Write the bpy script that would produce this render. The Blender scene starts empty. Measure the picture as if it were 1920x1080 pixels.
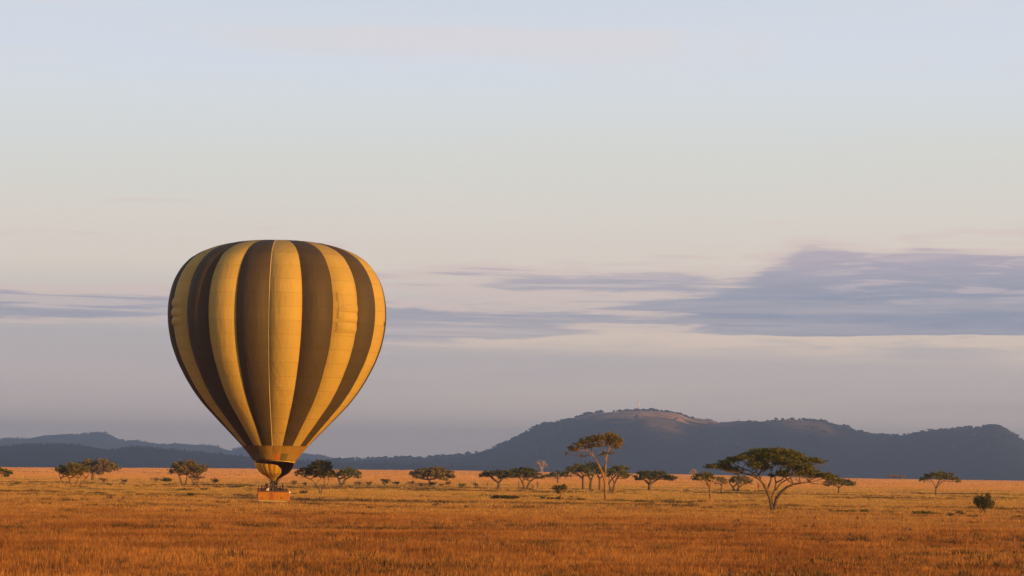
import bpy, bmesh, math, random
import numpy as np
from mathutils import Vector, Matrix

R = math.radians
rng = np.random.default_rng(11)
scene = bpy.context.scene
col = scene.collection

# ------------------------------------------------------------------ camera
F = 5333.333            # focal length in pixels of the 1920 wide photograph (100 mm on 36 mm)
CAM_H = 5.0
ROLL = math.atan(25 / 1920)
PITCH = math.atan(340.5 / F * math.cos(ROLL))
_r0 = Vector((1, 0, 0)); _f = Vector((0, math.cos(PITCH), math.sin(PITCH))); _u0 = Vector((0, -math.sin(PITCH), math.cos(PITCH)))
RIGHT = math.cos(ROLL) * _r0 + math.sin(ROLL) * _u0
UP = -math.sin(ROLL) * _r0 + math.cos(ROLL) * _u0
CAM = Vector((0, 0, CAM_H))
cam_d = bpy.data.cameras.new('camera'); cam_d.lens = 100; cam_d.sensor_width = 36
cam_d.clip_start = 1; cam_d.clip_end = 60000
cam = bpy.data.objects.new('camera', cam_d); col.objects.link(cam)
m = Matrix((RIGHT, UP, -_f)).transposed().to_4x4(); m.translation = CAM
cam.matrix_world = m
scene.camera = cam

# ------------------------------------------------------------------ sky, sun, exposure
SUN_AZ, SUN_EL = R(53), R(4.5)        # azimuth measured from straight behind the camera to the right
sun_dir = Vector((math.sin(SUN_AZ) * math.cos(SUN_EL), -math.cos(SUN_AZ) * math.cos(SUN_EL), math.sin(SUN_EL)))
sd = bpy.data.lights.new('sun', 'SUN'); sd.energy = 5.0; sd.angle = R(0.53); sd.color = (1.0, 0.57, 0.10)
sun = bpy.data.objects.new('sun', sd); col.objects.link(sun)
sun.rotation_euler = (-sun_dir).to_track_quat('-Z', 'Y').to_euler()
scene.view_settings.view_transform = 'Standard'; scene.view_settings.look = 'None'
scene.view_settings.gamma = 1.0; scene.view_settings.use_curve_mapping = False
scene.view_settings.exposure = 0.46
scene.cycles.max_bounces = 6; scene.cycles.transparent_max_bounces = 8; scene.cycles.volume_bounces = 0

def srgb(r, g, b):
    f = lambda c: (c / 255 / 12.92) if c <= 10 else ((c / 255 + 0.055) / 1.055) ** 2.4
    return (f(r), f(g), f(b), 1)

class NT:
    """small helper that writes node trees"""
    def __init__(self, tree): self.t = tree; self.n = tree.nodes; self.l = tree.links
    def node(self, kind, **kw):
        nd = self.n.new(kind)
        for k, v in kw.items(): setattr(nd, k, v)
        return nd
    def put(self, sock, v):
        if isinstance(v, bpy.types.NodeSocket): self.l.new(v, sock)
        elif v is not None: sock.default_value = v
    def math(self, op, a, b=None, c=None, clamp=False):
        nd = self.node('ShaderNodeMath', operation=op, use_clamp=clamp)
        self.put(nd.inputs[0], a); self.put(nd.inputs[1], b); self.put(nd.inputs[2], c)
        return nd.outputs[0]
    def vec(self, x, y, z=0.0):
        nd = self.node('ShaderNodeCombineXYZ')
        for i, v in enumerate((x, y, z)): self.put(nd.inputs[i], v)
        return nd.outputs[0]
    def sep(self, v):
        nd = self.node('ShaderNodeSeparateXYZ'); self.put(nd.inputs[0], v); return nd.outputs
    def step(self, v, a, b):
        nd = self.node('ShaderNodeMapRange', interpolation_type='SMOOTHSTEP', clamp=True)
        self.put(nd.inputs[0], v); self.put(nd.inputs[1], a); self.put(nd.inputs[2], b); nd.inputs[3].default_value = 0; nd.inputs[4].default_value = 1
        return nd.outputs[0]
    def noise(self, v, scale=1.0, detail=5, rough=0.55, dist=0.0):
        nd = self.node('ShaderNodeTexNoise'); self.put(nd.inputs['Vector'], v)
        nd.inputs['Scale'].default_value = scale; nd.inputs['Detail'].default_value = detail
        nd.inputs['Roughness'].default_value = rough; nd.inputs['Distortion'].default_value = dist
        return nd.outputs[0]
    def ramp(self, v, stops):
        nd = self.node('ShaderNodeValToRGB'); self.put(nd.inputs[0], v); cr = nd.color_ramp
        while len(cr.elements) < len(stops): cr.elements.new(0.5)
        for e, (p, c) in zip(cr.elements, stops): e.position = p; e.color = c
        return nd.outputs[0]
    def mix(self, f, a, b, mode='MIX'):
        nd = self.node('ShaderNodeMix', data_type='RGBA', blend_type=mode)
        self.put(nd.inputs[0], f); self.put(nd.inputs[6], a); self.put(nd.inputs[7], b)
        return nd.outputs[2]
    def bump(self, h, strength=0.4, dist=0.05):
        nd = self.node('ShaderNodeBump'); self.put(nd.inputs['Height'], h)
        nd.inputs['Strength'].default_value = strength; nd.inputs['Distance'].default_value = dist
        return nd.outputs[0]

def build_world():
    w = bpy.data.worlds.new('World'); scene.world = w; w.use_nodes = True
    w.node_tree.nodes.clear(); k = NT(w.node_tree)
    out = k.node('ShaderNodeOutputWorld'); bg = k.node('ShaderNodeBackground'); k.l.new(bg.outputs[0], out.inputs[0])
    STR = 0.10; bg.inputs[1].default_value = STR
    sky = k.node('ShaderNodeTexSky', sky_type='NISHITA', sun_disc=False)
    sky.sun_elevation = SUN_EL; sky.sun_rotation = math.pi - SUN_AZ
    sky.altitude = 1500; sky.air_density = 1.0; sky.dust_density = 1.2; sky.ozone_density = 1.0
    d = k.node('ShaderNodeTexCoord').outputs['Generated']
    x, y, z = k.sep(d)
    # azimuth and elevation, in thousandths of the photograph's pixels (5.333 per radian)
    P = k.math('MULTIPLY', k.math('ARCTAN2', x, y), F / 1000)
    E = k.math('MULTIPLY', k.math('ARCSINE', z), F / 1000)
    Pc = k.math('MINIMUM', k.math('MAXIMUM', P, -1.6), 1.6)
    E = k.math('SUBTRACT', E, k.math('MULTIPLY', Pc, 0.013))
    AIR = 0.85 / STR                       # sky radiance for this exposure
    S = lambda r, g, b: tuple(c * AIR for c in srgb(r, g, b)[:3]) + (1,)
    mul = lambda p, q: k.math('MULTIPLY', p, q)
    add = lambda *v: v[0] if len(v) == 1 else k.math('ADD', v[0], add(*v[1:]))
    def box(p0, p1, p2, p3, e0, e1, e2, e3, Ex=None):
        Ex = E if Ex is None else Ex
        return mul(mul(k.step(P, p0, p1), k.step(P, p3, p2)), mul(k.step(Ex, e0, e1), k.step(Ex, e3, e2)))
    n1 = k.noise(k.vec(mul(P, 1.5), mul(E, 17.0), 3.1), 1, 9, 0.60, 0.5)      # long streaks
    n2 = k.noise(k.vec(mul(P, 4.6), mul(E, 44.0), 7.7), 1, 7, 0.64, 0.7)      # their torn edges
    n3 = k.noise(k.vec(mul(P, 0.8), mul(E, 9.0), 1.7), 1, 4, 0.5, 0.3)
    # thin evening veil: colour of the air by elevation
    Ev = add(E, mul(k.math('SUBTRACT', n3, 0.5), 0.10), mul(k.math('SUBTRACT', n1, 0.5), 0.035))
    en = mul(Ev, 0.5)                       # 0..1 covers elevation 0..21 degrees
    veil = k.ramp(en, [(0.0, srgb(246, 222, 203)), (0.05, srgb(232, 210, 197)), (0.095, srgb(203, 190, 186)), (0.13, srgb(192, 184, 183)), (0.165, srgb(210, 199, 193)),
                       (0.195, srgb(222, 210, 198)), (0.235, srgb(220, 212, 202)), (0.29, srgb(214, 214, 208)),
                       (0.345, srgb(211, 216, 220)), (0.385, srgb(209, 215, 225)), (0.44, srgb(204, 211, 221)), (0.56, srgb(146, 165, 194)), (0.8, srgb(84, 108, 146)), (1.0, srgb(66, 92, 134))])
    vs = k.node('ShaderNodeVectorMath', operation='SCALE'); k.put(vs.inputs[0], veil); vs.inputs[3].default_value = AIR
    fac = k.math('SUBTRACT', 0.97, mul(k.step(E, 0.9, 3.2), 0.90))
    base = k.mix(fac, sky.outputs[0], vs.outputs[0])
    # cloud cover: noise against a threshold that drops where the clouds stand
    n4 = k.noise(k.vec(mul(P, 1.6), mul(k.math('ADD', E, mul(Pc, 0.02)), 62.0), 5.3), 1, 5, 0.6, 0.5)      # fine layering
    inb = mul(box(0.36, 0.62, 2.2, 2.9, 0.20, 0.30, 0.35, 0.45), 0.6)
    nz = add(mul(n1, 0.42), mul(n2, 0.26), mul(n4, k.math('SUBTRACT', 0.32, mul(inb, 0.32))), mul(inb, 0.16))
    sharp = k.step(P, 0.10, 0.45)
    wv = add(mul(k.math('SUBTRACT', 1.0, sharp), 0.06), 0.008)
    Eb = k.math('ADD', E, mul(k.math('SUBTRACT', n1, 0.5), wv))
    floor = k.step(Eb, 0.2440, 0.2560)
    bank = mul(box(0.36, 0.62, 2.2, 2.9, 0.20, 0.30, 0.35, 0.45), floor)
    tail = mul(box(-0.10, 0.45, 2.2, 2.9, 0.20, 0.275, 0.29, 0.36), floor)
    strk = box(-0.60, -0.22, -0.10, 0.26, 0.215, 0.27, 0.285, 0.345)
    left = box(-2.6, -1.7, -0.75, -0.40, 0.255, 0.295, 0.315, 0.36)
    wisp = box(-0.14, 0.04, 0.22, 0.42, 0.325, 0.346, 0.352, 0.375)
    band = mul(mul(k.step(E, 0.20, 0.29), k.step(E, 0.48, 0.32)), k.step(n3, 0.40, 0.66))
    thr = add(0.64, mul(bank, -0.35), mul(tail, -0.17), mul(strk, -0.21), mul(left, -0.18), mul(wisp, -0.15), mul(band, -0.08))
    n5 = k.noise(k.vec(mul(P, 3.4), mul(E, 13.0), 2.2), 1, 5, 0.55, 0.6)      # billows of the bank
    nz = add(nz, mul(k.math('SUBTRACT', n5, 0.5), mul(k.step(P, 0.05, 0.45), 0.34)))
    dens = k.math('SUBTRACT', nz, thr)
    inband = mul(k.step(E, 0.17, 0.225), k.step(E, 0.50, 0.42))
    pink = mul(k.step(dens, -0.085, -0.005), inband)
    core = mul(mul(k.step(dens, -0.01, 0.09), inband), add(0.74, mul(k.step(P, 0.05, 0.6), 0.18)))
    c1 = k.mix(mul(pink, 0.75), base, S(216, 196, 188))
    shade = k.mix(k.step(n2, 0.35, 0.68), S(138, 147, 168), S(152, 157, 174))
    shade = k.mix(mul(k.step(E, 0.30, 0.42), add(0.45, mul(n2, 0.9))), shade, S(182, 171, 182))
    c2 = k.mix(core, c1, shade)
    # sunlit pink layers between the grey ones
    zone = k.math('MAXIMUM', k.math('MAXIMUM', mul(strk, 0.9), mul(left, 1.0)), k.math('MAXIMUM', mul(tail, 0.35), mul(wisp, 0.8)))
    c2 = k.mix(mul(mul(zone, k.step(n4, 0.47, 0.60)), 0.62), c2, S(221, 203, 194))
    # sunlit shreds in the bank
    lit = mul(box(0.50, 0.68, 1.6, 2.1, 0.28, 0.345, 0.375, 0.41), k.step(n2, 0.50, 0.62))
    c3 = k.mix(mul(lit, 0.6), c2, S(207, 190, 190))
    # warm pale strip below the bank, falling away to the right
    E2 = k.math('ADD', E, mul(Pc, 0.030))
    under = mul(box(-0.60, 0.05, 2.0, 2.9, 0.205, 0.245, 0.262, 0.30, E2), k.step(nz, 0.36, 0.54))
    under = mul(under, k.math('SUBTRACT', 1.0, core))
    c4 = k.mix(mul(under, 0.95), c3, S(230, 208, 190))
    low = mul(box(0.55, 0.95, 2.4, 3.0, 0.085, 0.105, 0.110, 0.135), k.step(n1, 0.35, 0.55))
    c4 = k.mix(mul(low, 0.45), c4, S(196, 182, 172))
    # faint high veil in the pale blue
    hi = mul(k.step(E, 0.64, 0.84), k.step(k.noise(k.vec(mul(P, 1.3), mul(E, 7.0), 9.0), 1, 6, 0.55, 0.5), 0.45, 0.64))
    c5 = k.mix(mul(hi, 0.75), c4, S(213, 209, 211))
    # single thin wisps
    soft = k.step(n2, 0.30, 0.55)
    w1 = mul(mul(box(-0.80, -0.70, -0.64, -0.56, 0.494, 0.499, 0.501, 0.506), soft), 0.4)
    w2 = mul(mul(box(-0.44, -0.40, -0.34, -0.28, 0.413, 0.417, 0.421, 0.427), soft), 0.45)
    w3 = mul(mul(box(-0.30, -0.24, -0.20, -0.16, 0.154, 0.160, 0.163, 0.169), soft), 0.5)
    c6 = k.mix(add(w1, w2), c5, S(214, 188, 184))
    c7 = k.mix(w3, c6, S(208, 188, 180))
    k.l.new(c7, bg.inputs[0])
build_world()

# ------------------------------------------------------------------ placing helpers
def ray(px, py):
    return _f + RIGHT * ((px - 960) / F) + UP * ((540 - py) / F)
def at(px, py, Y):
    d = ray(px, py); return CAM + d * (Y / d.y)

CREST_Y = 3000.0
_cp = [-2000, -600, 0, 400, 640, 840, 1280, 1600, 1920, 2600, 4000]
_cz = [0.3, 0.1, -0.05, 1.95, 2.35, 3.0, 2.0, 0.1, -0.05, 0.4, 0.0]
def gz(x, y):
    """height of the plain"""
    x = np.asarray(x, float); y = np.asarray(y, float)
    u = 960 + F * x / np.maximum(y, 50)
    b = np.interp(u, _cp, _cz)
    t = np.clip((y - 800) / (CREST_Y - 800), 0, 1); s = t * t * (3 - 2 * t)
    z = b * s
    fade = np.clip((CREST_Y - y) / 1500, 0, 1)
    z = z + fade * (0.10 * np.sin(x * 0.071 + 1.3 * np.sin(y * 0.023)) * np.sin(y * 0.083 + 0.7) + 0.08 * np.sin(x * 0.031 + y * 0.047 + 2.0) + 0.05 * np.sin(x * 0.19 - y * 0.13))
    d = np.clip((y - CREST_Y) / 2500, 0, 1)
    return z - 26 * d * d * (3 - 2 * d)
def ground_hit(px, py):
    d = ray(px, py); lo, hi = 60.0, 3000.0
    g = lambda Y: (CAM + d * (Y / d.y)).z - float(gz((CAM + d * (Y / d.y)).x, Y))
    Y = lo; last = lo
    while Y < hi and g(Y) > 0: last = Y; Y *= 1.01
    lo, hi = last, Y
    for _ in range(30):
        mid = (lo + hi) / 2
        if g(mid) > 0: lo = mid
        else: hi = mid
    return CAM + d * (lo / d.y)

def mesh_obj(name, verts, faces, mat, parent=None, smooth=False, mats=None):
    me = bpy.data.meshes.new(name)
    me.from_pydata([tuple(v) for v in verts], [], [tuple(f) for f in faces]); me.update()
    if smooth: me.polygons.foreach_set('use_smooth', [True] * len(me.polygons))
    for mm in (mats or [mat]): me.materials.append(mm)
    o = bpy.data.objects.new(name, me); col.objects.link(o)
    if parent: o.parent = parent
    return o
def quick_mesh(name, V, Fc, mat, parent=None):
    """numpy triangles or quads -> mesh object"""
    V = np.asarray(V, np.float32); Fc = np.asarray(Fc, np.int32); n = Fc.shape[1]
    me = bpy.data.meshes.new(name)
    me.vertices.add(len(V)); me.vertices.foreach_set('co', V.ravel())
    me.loops.add(Fc.size); me.loops.foreach_set('vertex_index', Fc.ravel())
    me.polygons.add(len(Fc)); me.polygons.foreach_set('loop_start', np.arange(0, Fc.size, n, dtype=np.int32))
    me.update(calc_edges=True); me.materials.append(mat)
    o = bpy.data.objects.new(name, me)
    if parent is not False: col.objects.link(o)
    if parent: o.parent = parent
    return o
def empty(name, loc, label=None, cat=None, group=None):
    o = bpy.data.objects.new(name, None); o.location = loc; o.empty_display_size = 0.3; col.objects.link(o)
    return tag(o, label, cat, group)
def tag(o, label=None, cat=None, group=None, kind=None):
    if label: o['label'] = label
    if cat: o['category'] = cat
    if group: o['group'] = group
    if kind: o['kind'] = kind
    return o

class MB:
    """collects shapes into one mesh"""
    def __init__(self): self.v = []; self.f = []
    def box(self, c, s, rz=0.0):
        n = len(self.v); ca, sa = math.cos(rz), math.sin(rz)
        for i in range(8):
            x = s[0] / 2 * (1 if i & 1 else -1); y = s[1] / 2 * (1 if i & 2 else -1); z = s[2] / 2 * (1 if i & 4 else -1)
            self.v.append((c[0] + x * ca - y * sa, c[1] + x * sa + y * ca, c[2] + z))
        for q in ((0, 2, 3, 1), (4, 5, 7, 6), (0, 1, 5, 4), (2, 6, 7, 3), (0, 4, 6, 2), (1, 3, 7, 5)): self.f.append(tuple(n + i for i in q))
        return self
    def tube(self, pts, rad, sides=6, cap=True):
        pts = [Vector(p) for p in pts]; n0 = len(self.v); k = len(pts)
        if not hasattr(rad, '__len__'): rad = [rad] * k
        ref = Vector((0.3, 0.9, 0.2))
        for i, p in enumerate(pts):
            t = (pts[min(i + 1, k - 1)] - pts[max(i - 1, 0)])
            t = t.normalized() if t.length > 1e-9 else Vector((0, 0, 1))
            a = t.cross(ref)
            if a.length < 1e-3: a = t.cross(Vector((1, 0, 0)))
            a.normalize(); b = t.cross(a)
            for j in range(sides):
                w = 2 * math.pi * j / sides
                self.v.append(tuple(p + (a * math.cos(w) + b * math.sin(w)) * rad[i]))
        for i in range(k - 1):
            for j in range(sides):
                a0 = n0 + i * sides + j; a1 = n0 + i * sides + (j + 1) % sides
                self.f.append((a0, a1, a1 + sides, a0 + sides))
        if cap:
            self.f.append(tuple(n0 + j for j in reversed(range(sides)))); self.f.append(tuple(n0 + (k - 1) * sides + j for j in range(sides)))
        return self
    def build(self, name, mat, parent=None, smooth=False): return mesh_obj(name, self.v, self.f, mat, parent, smooth)

# ------------------------------------------------------------------ materials
def material(name, rough=0.9):
    mt = bpy.data.materials.new(name); mt.use_nodes = True
    k = NT(mt.node_tree); p = mt.node_tree.nodes['Principled BSDF']; p.inputs['Roughness'].default_value = rough
    p.inputs['Specular IOR Level'].default_value = 0.2
    return mt, k, p
def noisy(name, c1, c2, scale=3.0, rough=0.9, bump=0.3, dist=0.03, detail=5, world=False):
    mt, k, p = material(name, rough)
    v = k.node('ShaderNodeNewGeometry').outputs['Position'] if world else k.node('ShaderNodeTexCoord').outputs['Object']
    n = k.noise(v, scale, detail)
    k.put(p.inputs['Base Color'], k.mix(k.step(n, 0.3, 0.7), c1 + (1,), c2 + (1,)))
    if bump: k.put(p.inputs['Normal'], k.bump(n, bump, dist))
    return mt
def leafy(name, c1, c2, c3=None, transl=0.3):
    mt, k, p = material(name, 0.8)
    isl = k.node('ShaderNodeNewGeometry').outputs['Random Per Island']
    n = k.noise(k.node('ShaderNodeTexCoord').outputs['Object'], 0.9, 3)
    c = k.mix(isl, c1 + (1,), c2 + (1,))
    if c3: c = k.mix(k.step(n, 0.45, 0.68), c, c3 + (1,))
    k.put(p.inputs['Base Color'], c); p.inputs['Specular IOR Level'].default_value = 0.1
    tr = k.node('ShaderNodeBsdfTranslucent'); k.put(tr.inputs[0], c)
    ms = k.node('ShaderNodeMixShader'); ms.inputs[0].default_value = transl
    k.l.new(p.outputs[0], ms.inputs[1]); k.l.new(tr.outputs[0], ms.inputs[2])
    k.l.new(ms.outputs[0], mt.node_tree.nodes['Material Output'].inputs[0])
    return mt

def field_colour(k):
    """straw colours of the plain by place: rust tall grass near, paler grazed grass beyond, green flushes"""
    pos = k.node('ShaderNodeNewGeometry').outputs['Position']
    x, y, z = k.sep(pos)
    flat = k.vec(x, y, 0.0)
    big = k.noise(flat, 0.020, 5, 0.6); mid = k.noise(flat, 0.085, 6, 0.65); fine = k.noise(flat, 0.8, 3, 0.6)
    rust = k.mix(k.step(mid, 0.36, 0.64), (0.371, 0.132, 0.034, 1), (0.617, 0.260, 0.069, 1))
    rust = k.mix(k.math('MULTIPLY', k.step(big, 0.50, 0.66), 0.6), rust, (0.329, 0.122, 0.037, 1))
    dark = k.math('MULTIPLY', k.step(k.noise(flat, 0.23, 5, 0.65), 0.52, 0.66), k.step(fine, 0.35, 0.6))
    rust = k.mix(k.math('MULTIPLY', dark, 0.80), rust, (0.134, 0.074, 0.022, 1))
    tawny = k.mix(k.step(mid, 0.35, 0.62), (0.514, 0.244, 0.069, 1), (0.699, 0.363, 0.106, 1))
    tawny = k.mix(k.math('MULTIPLY', dark, 0.6), tawny, (0.206, 0.127, 0.037, 1))
    pale = k.mix(k.step(mid, 0.35, 0.65), (0.650, 0.342, 0.091, 1), (0.807, 0.437, 0.125, 1))
    green = k.mix(k.step(fine, 0.4, 0.6), (0.470, 0.295, 0.062, 1), (0.292, 0.209, 0.047, 1))
    pale = k.mix(k.math('MULTIPLY', k.step(mid, 0.50, 0.60), 0.8), pale, green)
    pale = k.mix(k.math('MULTIPLY', dark, 0.6), pale, (0.224, 0.151, 0.037, 1))
    far = k.mix(k.step(big, 0.35, 0.65), (0.740, 0.342, 0.102, 1), (0.853, 0.427, 0.139, 1))
    yy = k.math('ADD', y, k.math('MULTIPLY', k.math('SUBTRACT', big, 0.5), 300))
    c = k.mix(k.step(yy, 210, 400), rust, tawny)
    c = k.mix(k.step(yy, 400, 520), c, pale)
    return k.mix(k.step(yy, 780, 1250), c, far), mid, fine

def grass_material():
    mt, k, p = material('dry_grass', 0.75)
    c, mid, fine = field_colour(k)
    isl = k.node('ShaderNodeNewGeometry').outputs['Random Per Island']
    hsv = k.node('ShaderNodeHueSaturation'); k.put(hsv.inputs['Color'], c)
    k.put(hsv.inputs['Value'], k.math('ADD', 0.62, k.math('MULTIPLY', isl, 0.6)))
    k.put(hsv.inputs['Hue'], k.math('ADD', 0.49, k.math('MULTIPLY', isl, 0.018)))
    k.put(p.inputs['Base Color'], hsv.outputs[0]); p.inputs['Specular IOR Level'].default_value = 0.1
    tr = k.node('ShaderNodeBsdfTranslucent'); k.put(tr.inputs[0], hsv.outputs[0])
    ms = k.node('ShaderNodeMixShader'); ms.inputs[0].default_value = 0.35
    k.l.new(p.outputs[0], ms.inputs[1]); k.l.new(tr.outputs[0], ms.inputs[2])
    k.l.new(ms.outputs[0], mt.node_tree.nodes['Material Output'].inputs[0])
    return mt
def ground_material():
    mt, k, p = material('plain_soil', 0.95)
    c, mid, fine = field_colour(k)
    k.put(p.inputs['Base Color'], k.mix(0.35, c, (0.22, 0.12, 0.06, 1)))
    k.put(p.inputs['Normal'], k.bump(fine, 0.5, 0.2))
    return mt
M_GRASS = grass_material(); M_GROUND = ground_material()
M_BARK = noisy('bark', (0.12, 0.068, 0.038), (0.22, 0.130, 0.075), 2.5, 0.95, 0.6, 0.05)
M_DARKBARK = noisy('dark_bark', (0.10, 0.07, 0.05), (0.19, 0.13, 0.09), 2.5, 0.95, 0.6, 0.05)
M_FEVER = noisy('yellow_bark', (0.21, 0.095, 0.042), (0.36, 0.185, 0.08), 1.6, 0.9, 0.4, 0.03)
M_PINKTWIG = noisy('dry_twig', (0.42, 0.27, 0.21), (0.60, 0.42, 0.34), 1.5, 0.95, 0.2, 0.03)
M_ACACIA = leafy('acacia_leaf', (0.077, 0.086, 0.019), (0.177, 0.156, 0.030), (0.199, 0.150, 0.028))
M_DARKACACIA = leafy('dark_acacia_leaf', (0.051, 0.061, 0.019), (0.129, 0.113, 0.030), (0.145, 0.109, 0.030))
M_FEVERLEAF = leafy('fever_tree_leaf', (0.116, 0.086, 0.018), (0.224, 0.149, 0.033), (0.271, 0.172, 0.041))
M_GREYLEAF = leafy('grey_acacia_leaf', (0.136, 0.101, 0.035), (0.271, 0.182, 0.063), (0.303, 0.189, 0.068))
M_BUSH = leafy('bush_leaf', (0.061, 0.057, 0.013), (0.136, 0.109, 0.023), (0.122, 0.086, 0.018))
M_OLIVE = leafy('green_bush_leaf', (0.127, 0.114, 0.022), (0.241, 0.186, 0.035), (0.198, 0.144, 0.030))
M_DRYBUSH = leafy('dry_bush_leaf', (0.201, 0.115, 0.054), (0.330, 0.190, 0.086), (0.283, 0.160, 0.072))
M_MAUVE = leafy('grey_twig_bush', (0.165, 0.100, 0.061), (0.271, 0.165, 0.101))
M_EARTH = noisy('mound_earth', (0.17, 0.075, 0.040), (0.30, 0.14, 0.07), 2.0, 0.95, 0.9, 0.15)

# ------------------------------------------------------------------ the plain
def build_ground():
    ys = np.concatenate([[-400, -150, 0, 50, 90], np.geomspace(120, 3000, 260), np.geomspace(3040, 19000, 60)])
    us = np.concatenate([np.linspace(-1.2, -0.26, 14)[:-1], np.linspace(-0.26, 0.26, 130), np.linspace(0.26, 1.2, 14)[1:]])
    Y, U = np.meshgrid(ys, us, indexing='ij'); X = U * np.maximum(Y, 220)
    Z = gz(X, Y)
    V = np.stack([X, Y, Z], -1).reshape(-1, 3); nu = len(us)
    i, j = np.meshgrid(np.arange(len(ys) - 1), np.arange(nu - 1), indexing='ij'); a = (i * nu + j).ravel()
    o = quick_mesh('ground', V, np.stack([a, a + 1, a + nu + 1, a + nu], 1), M_GROUND)
    o.data.polygons.foreach_set('use_smooth', [True] * len(o.data.polygons))
    return tag(o, 'dry orange savanna plain reaching back to the hills', kind='structure')
build_ground()

# ------------------------------------------------------------------ hills
def hill_material(name, c1, c2, bare=None):
    mt, k, p = material(name, 0.95)
    pos = k.node('ShaderNodeNewGeometry').outputs['Position']
    n = k.noise(pos, 0.012, 7, 0.65); n2 = k.noise(pos, 0.0035, 5, 0.6)
    c = k.mix(k.step(n, 0.35, 0.68), c1 + (1,), c2 + (1,))
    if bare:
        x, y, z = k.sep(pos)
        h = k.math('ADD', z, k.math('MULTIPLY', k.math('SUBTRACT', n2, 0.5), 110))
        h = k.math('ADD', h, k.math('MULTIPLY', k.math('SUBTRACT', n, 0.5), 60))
        # grassy summit, sunlight put into its colour; tongue to its right, rocky face beyond
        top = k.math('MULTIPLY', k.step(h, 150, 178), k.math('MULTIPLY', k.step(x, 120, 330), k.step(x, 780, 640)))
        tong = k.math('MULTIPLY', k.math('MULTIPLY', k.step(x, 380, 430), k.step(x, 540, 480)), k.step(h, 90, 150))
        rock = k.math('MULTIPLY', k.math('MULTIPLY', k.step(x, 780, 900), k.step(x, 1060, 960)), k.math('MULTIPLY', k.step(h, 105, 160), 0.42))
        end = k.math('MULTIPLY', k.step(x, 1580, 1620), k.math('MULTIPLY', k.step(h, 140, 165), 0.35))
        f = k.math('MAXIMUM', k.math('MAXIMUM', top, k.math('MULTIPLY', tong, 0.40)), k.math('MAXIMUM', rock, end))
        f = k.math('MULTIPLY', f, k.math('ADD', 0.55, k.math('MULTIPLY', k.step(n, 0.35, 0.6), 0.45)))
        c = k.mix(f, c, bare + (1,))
    k.put(p.inputs['Base Color'], c); p.inputs['Specular IOR Level'].default_value = 0.0
    return mt
M_HILLTREE = leafy('hill_tree', (0.013, 0.016, 0.013), (0.026, 0.028, 0.02), transl=0.1)

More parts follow.
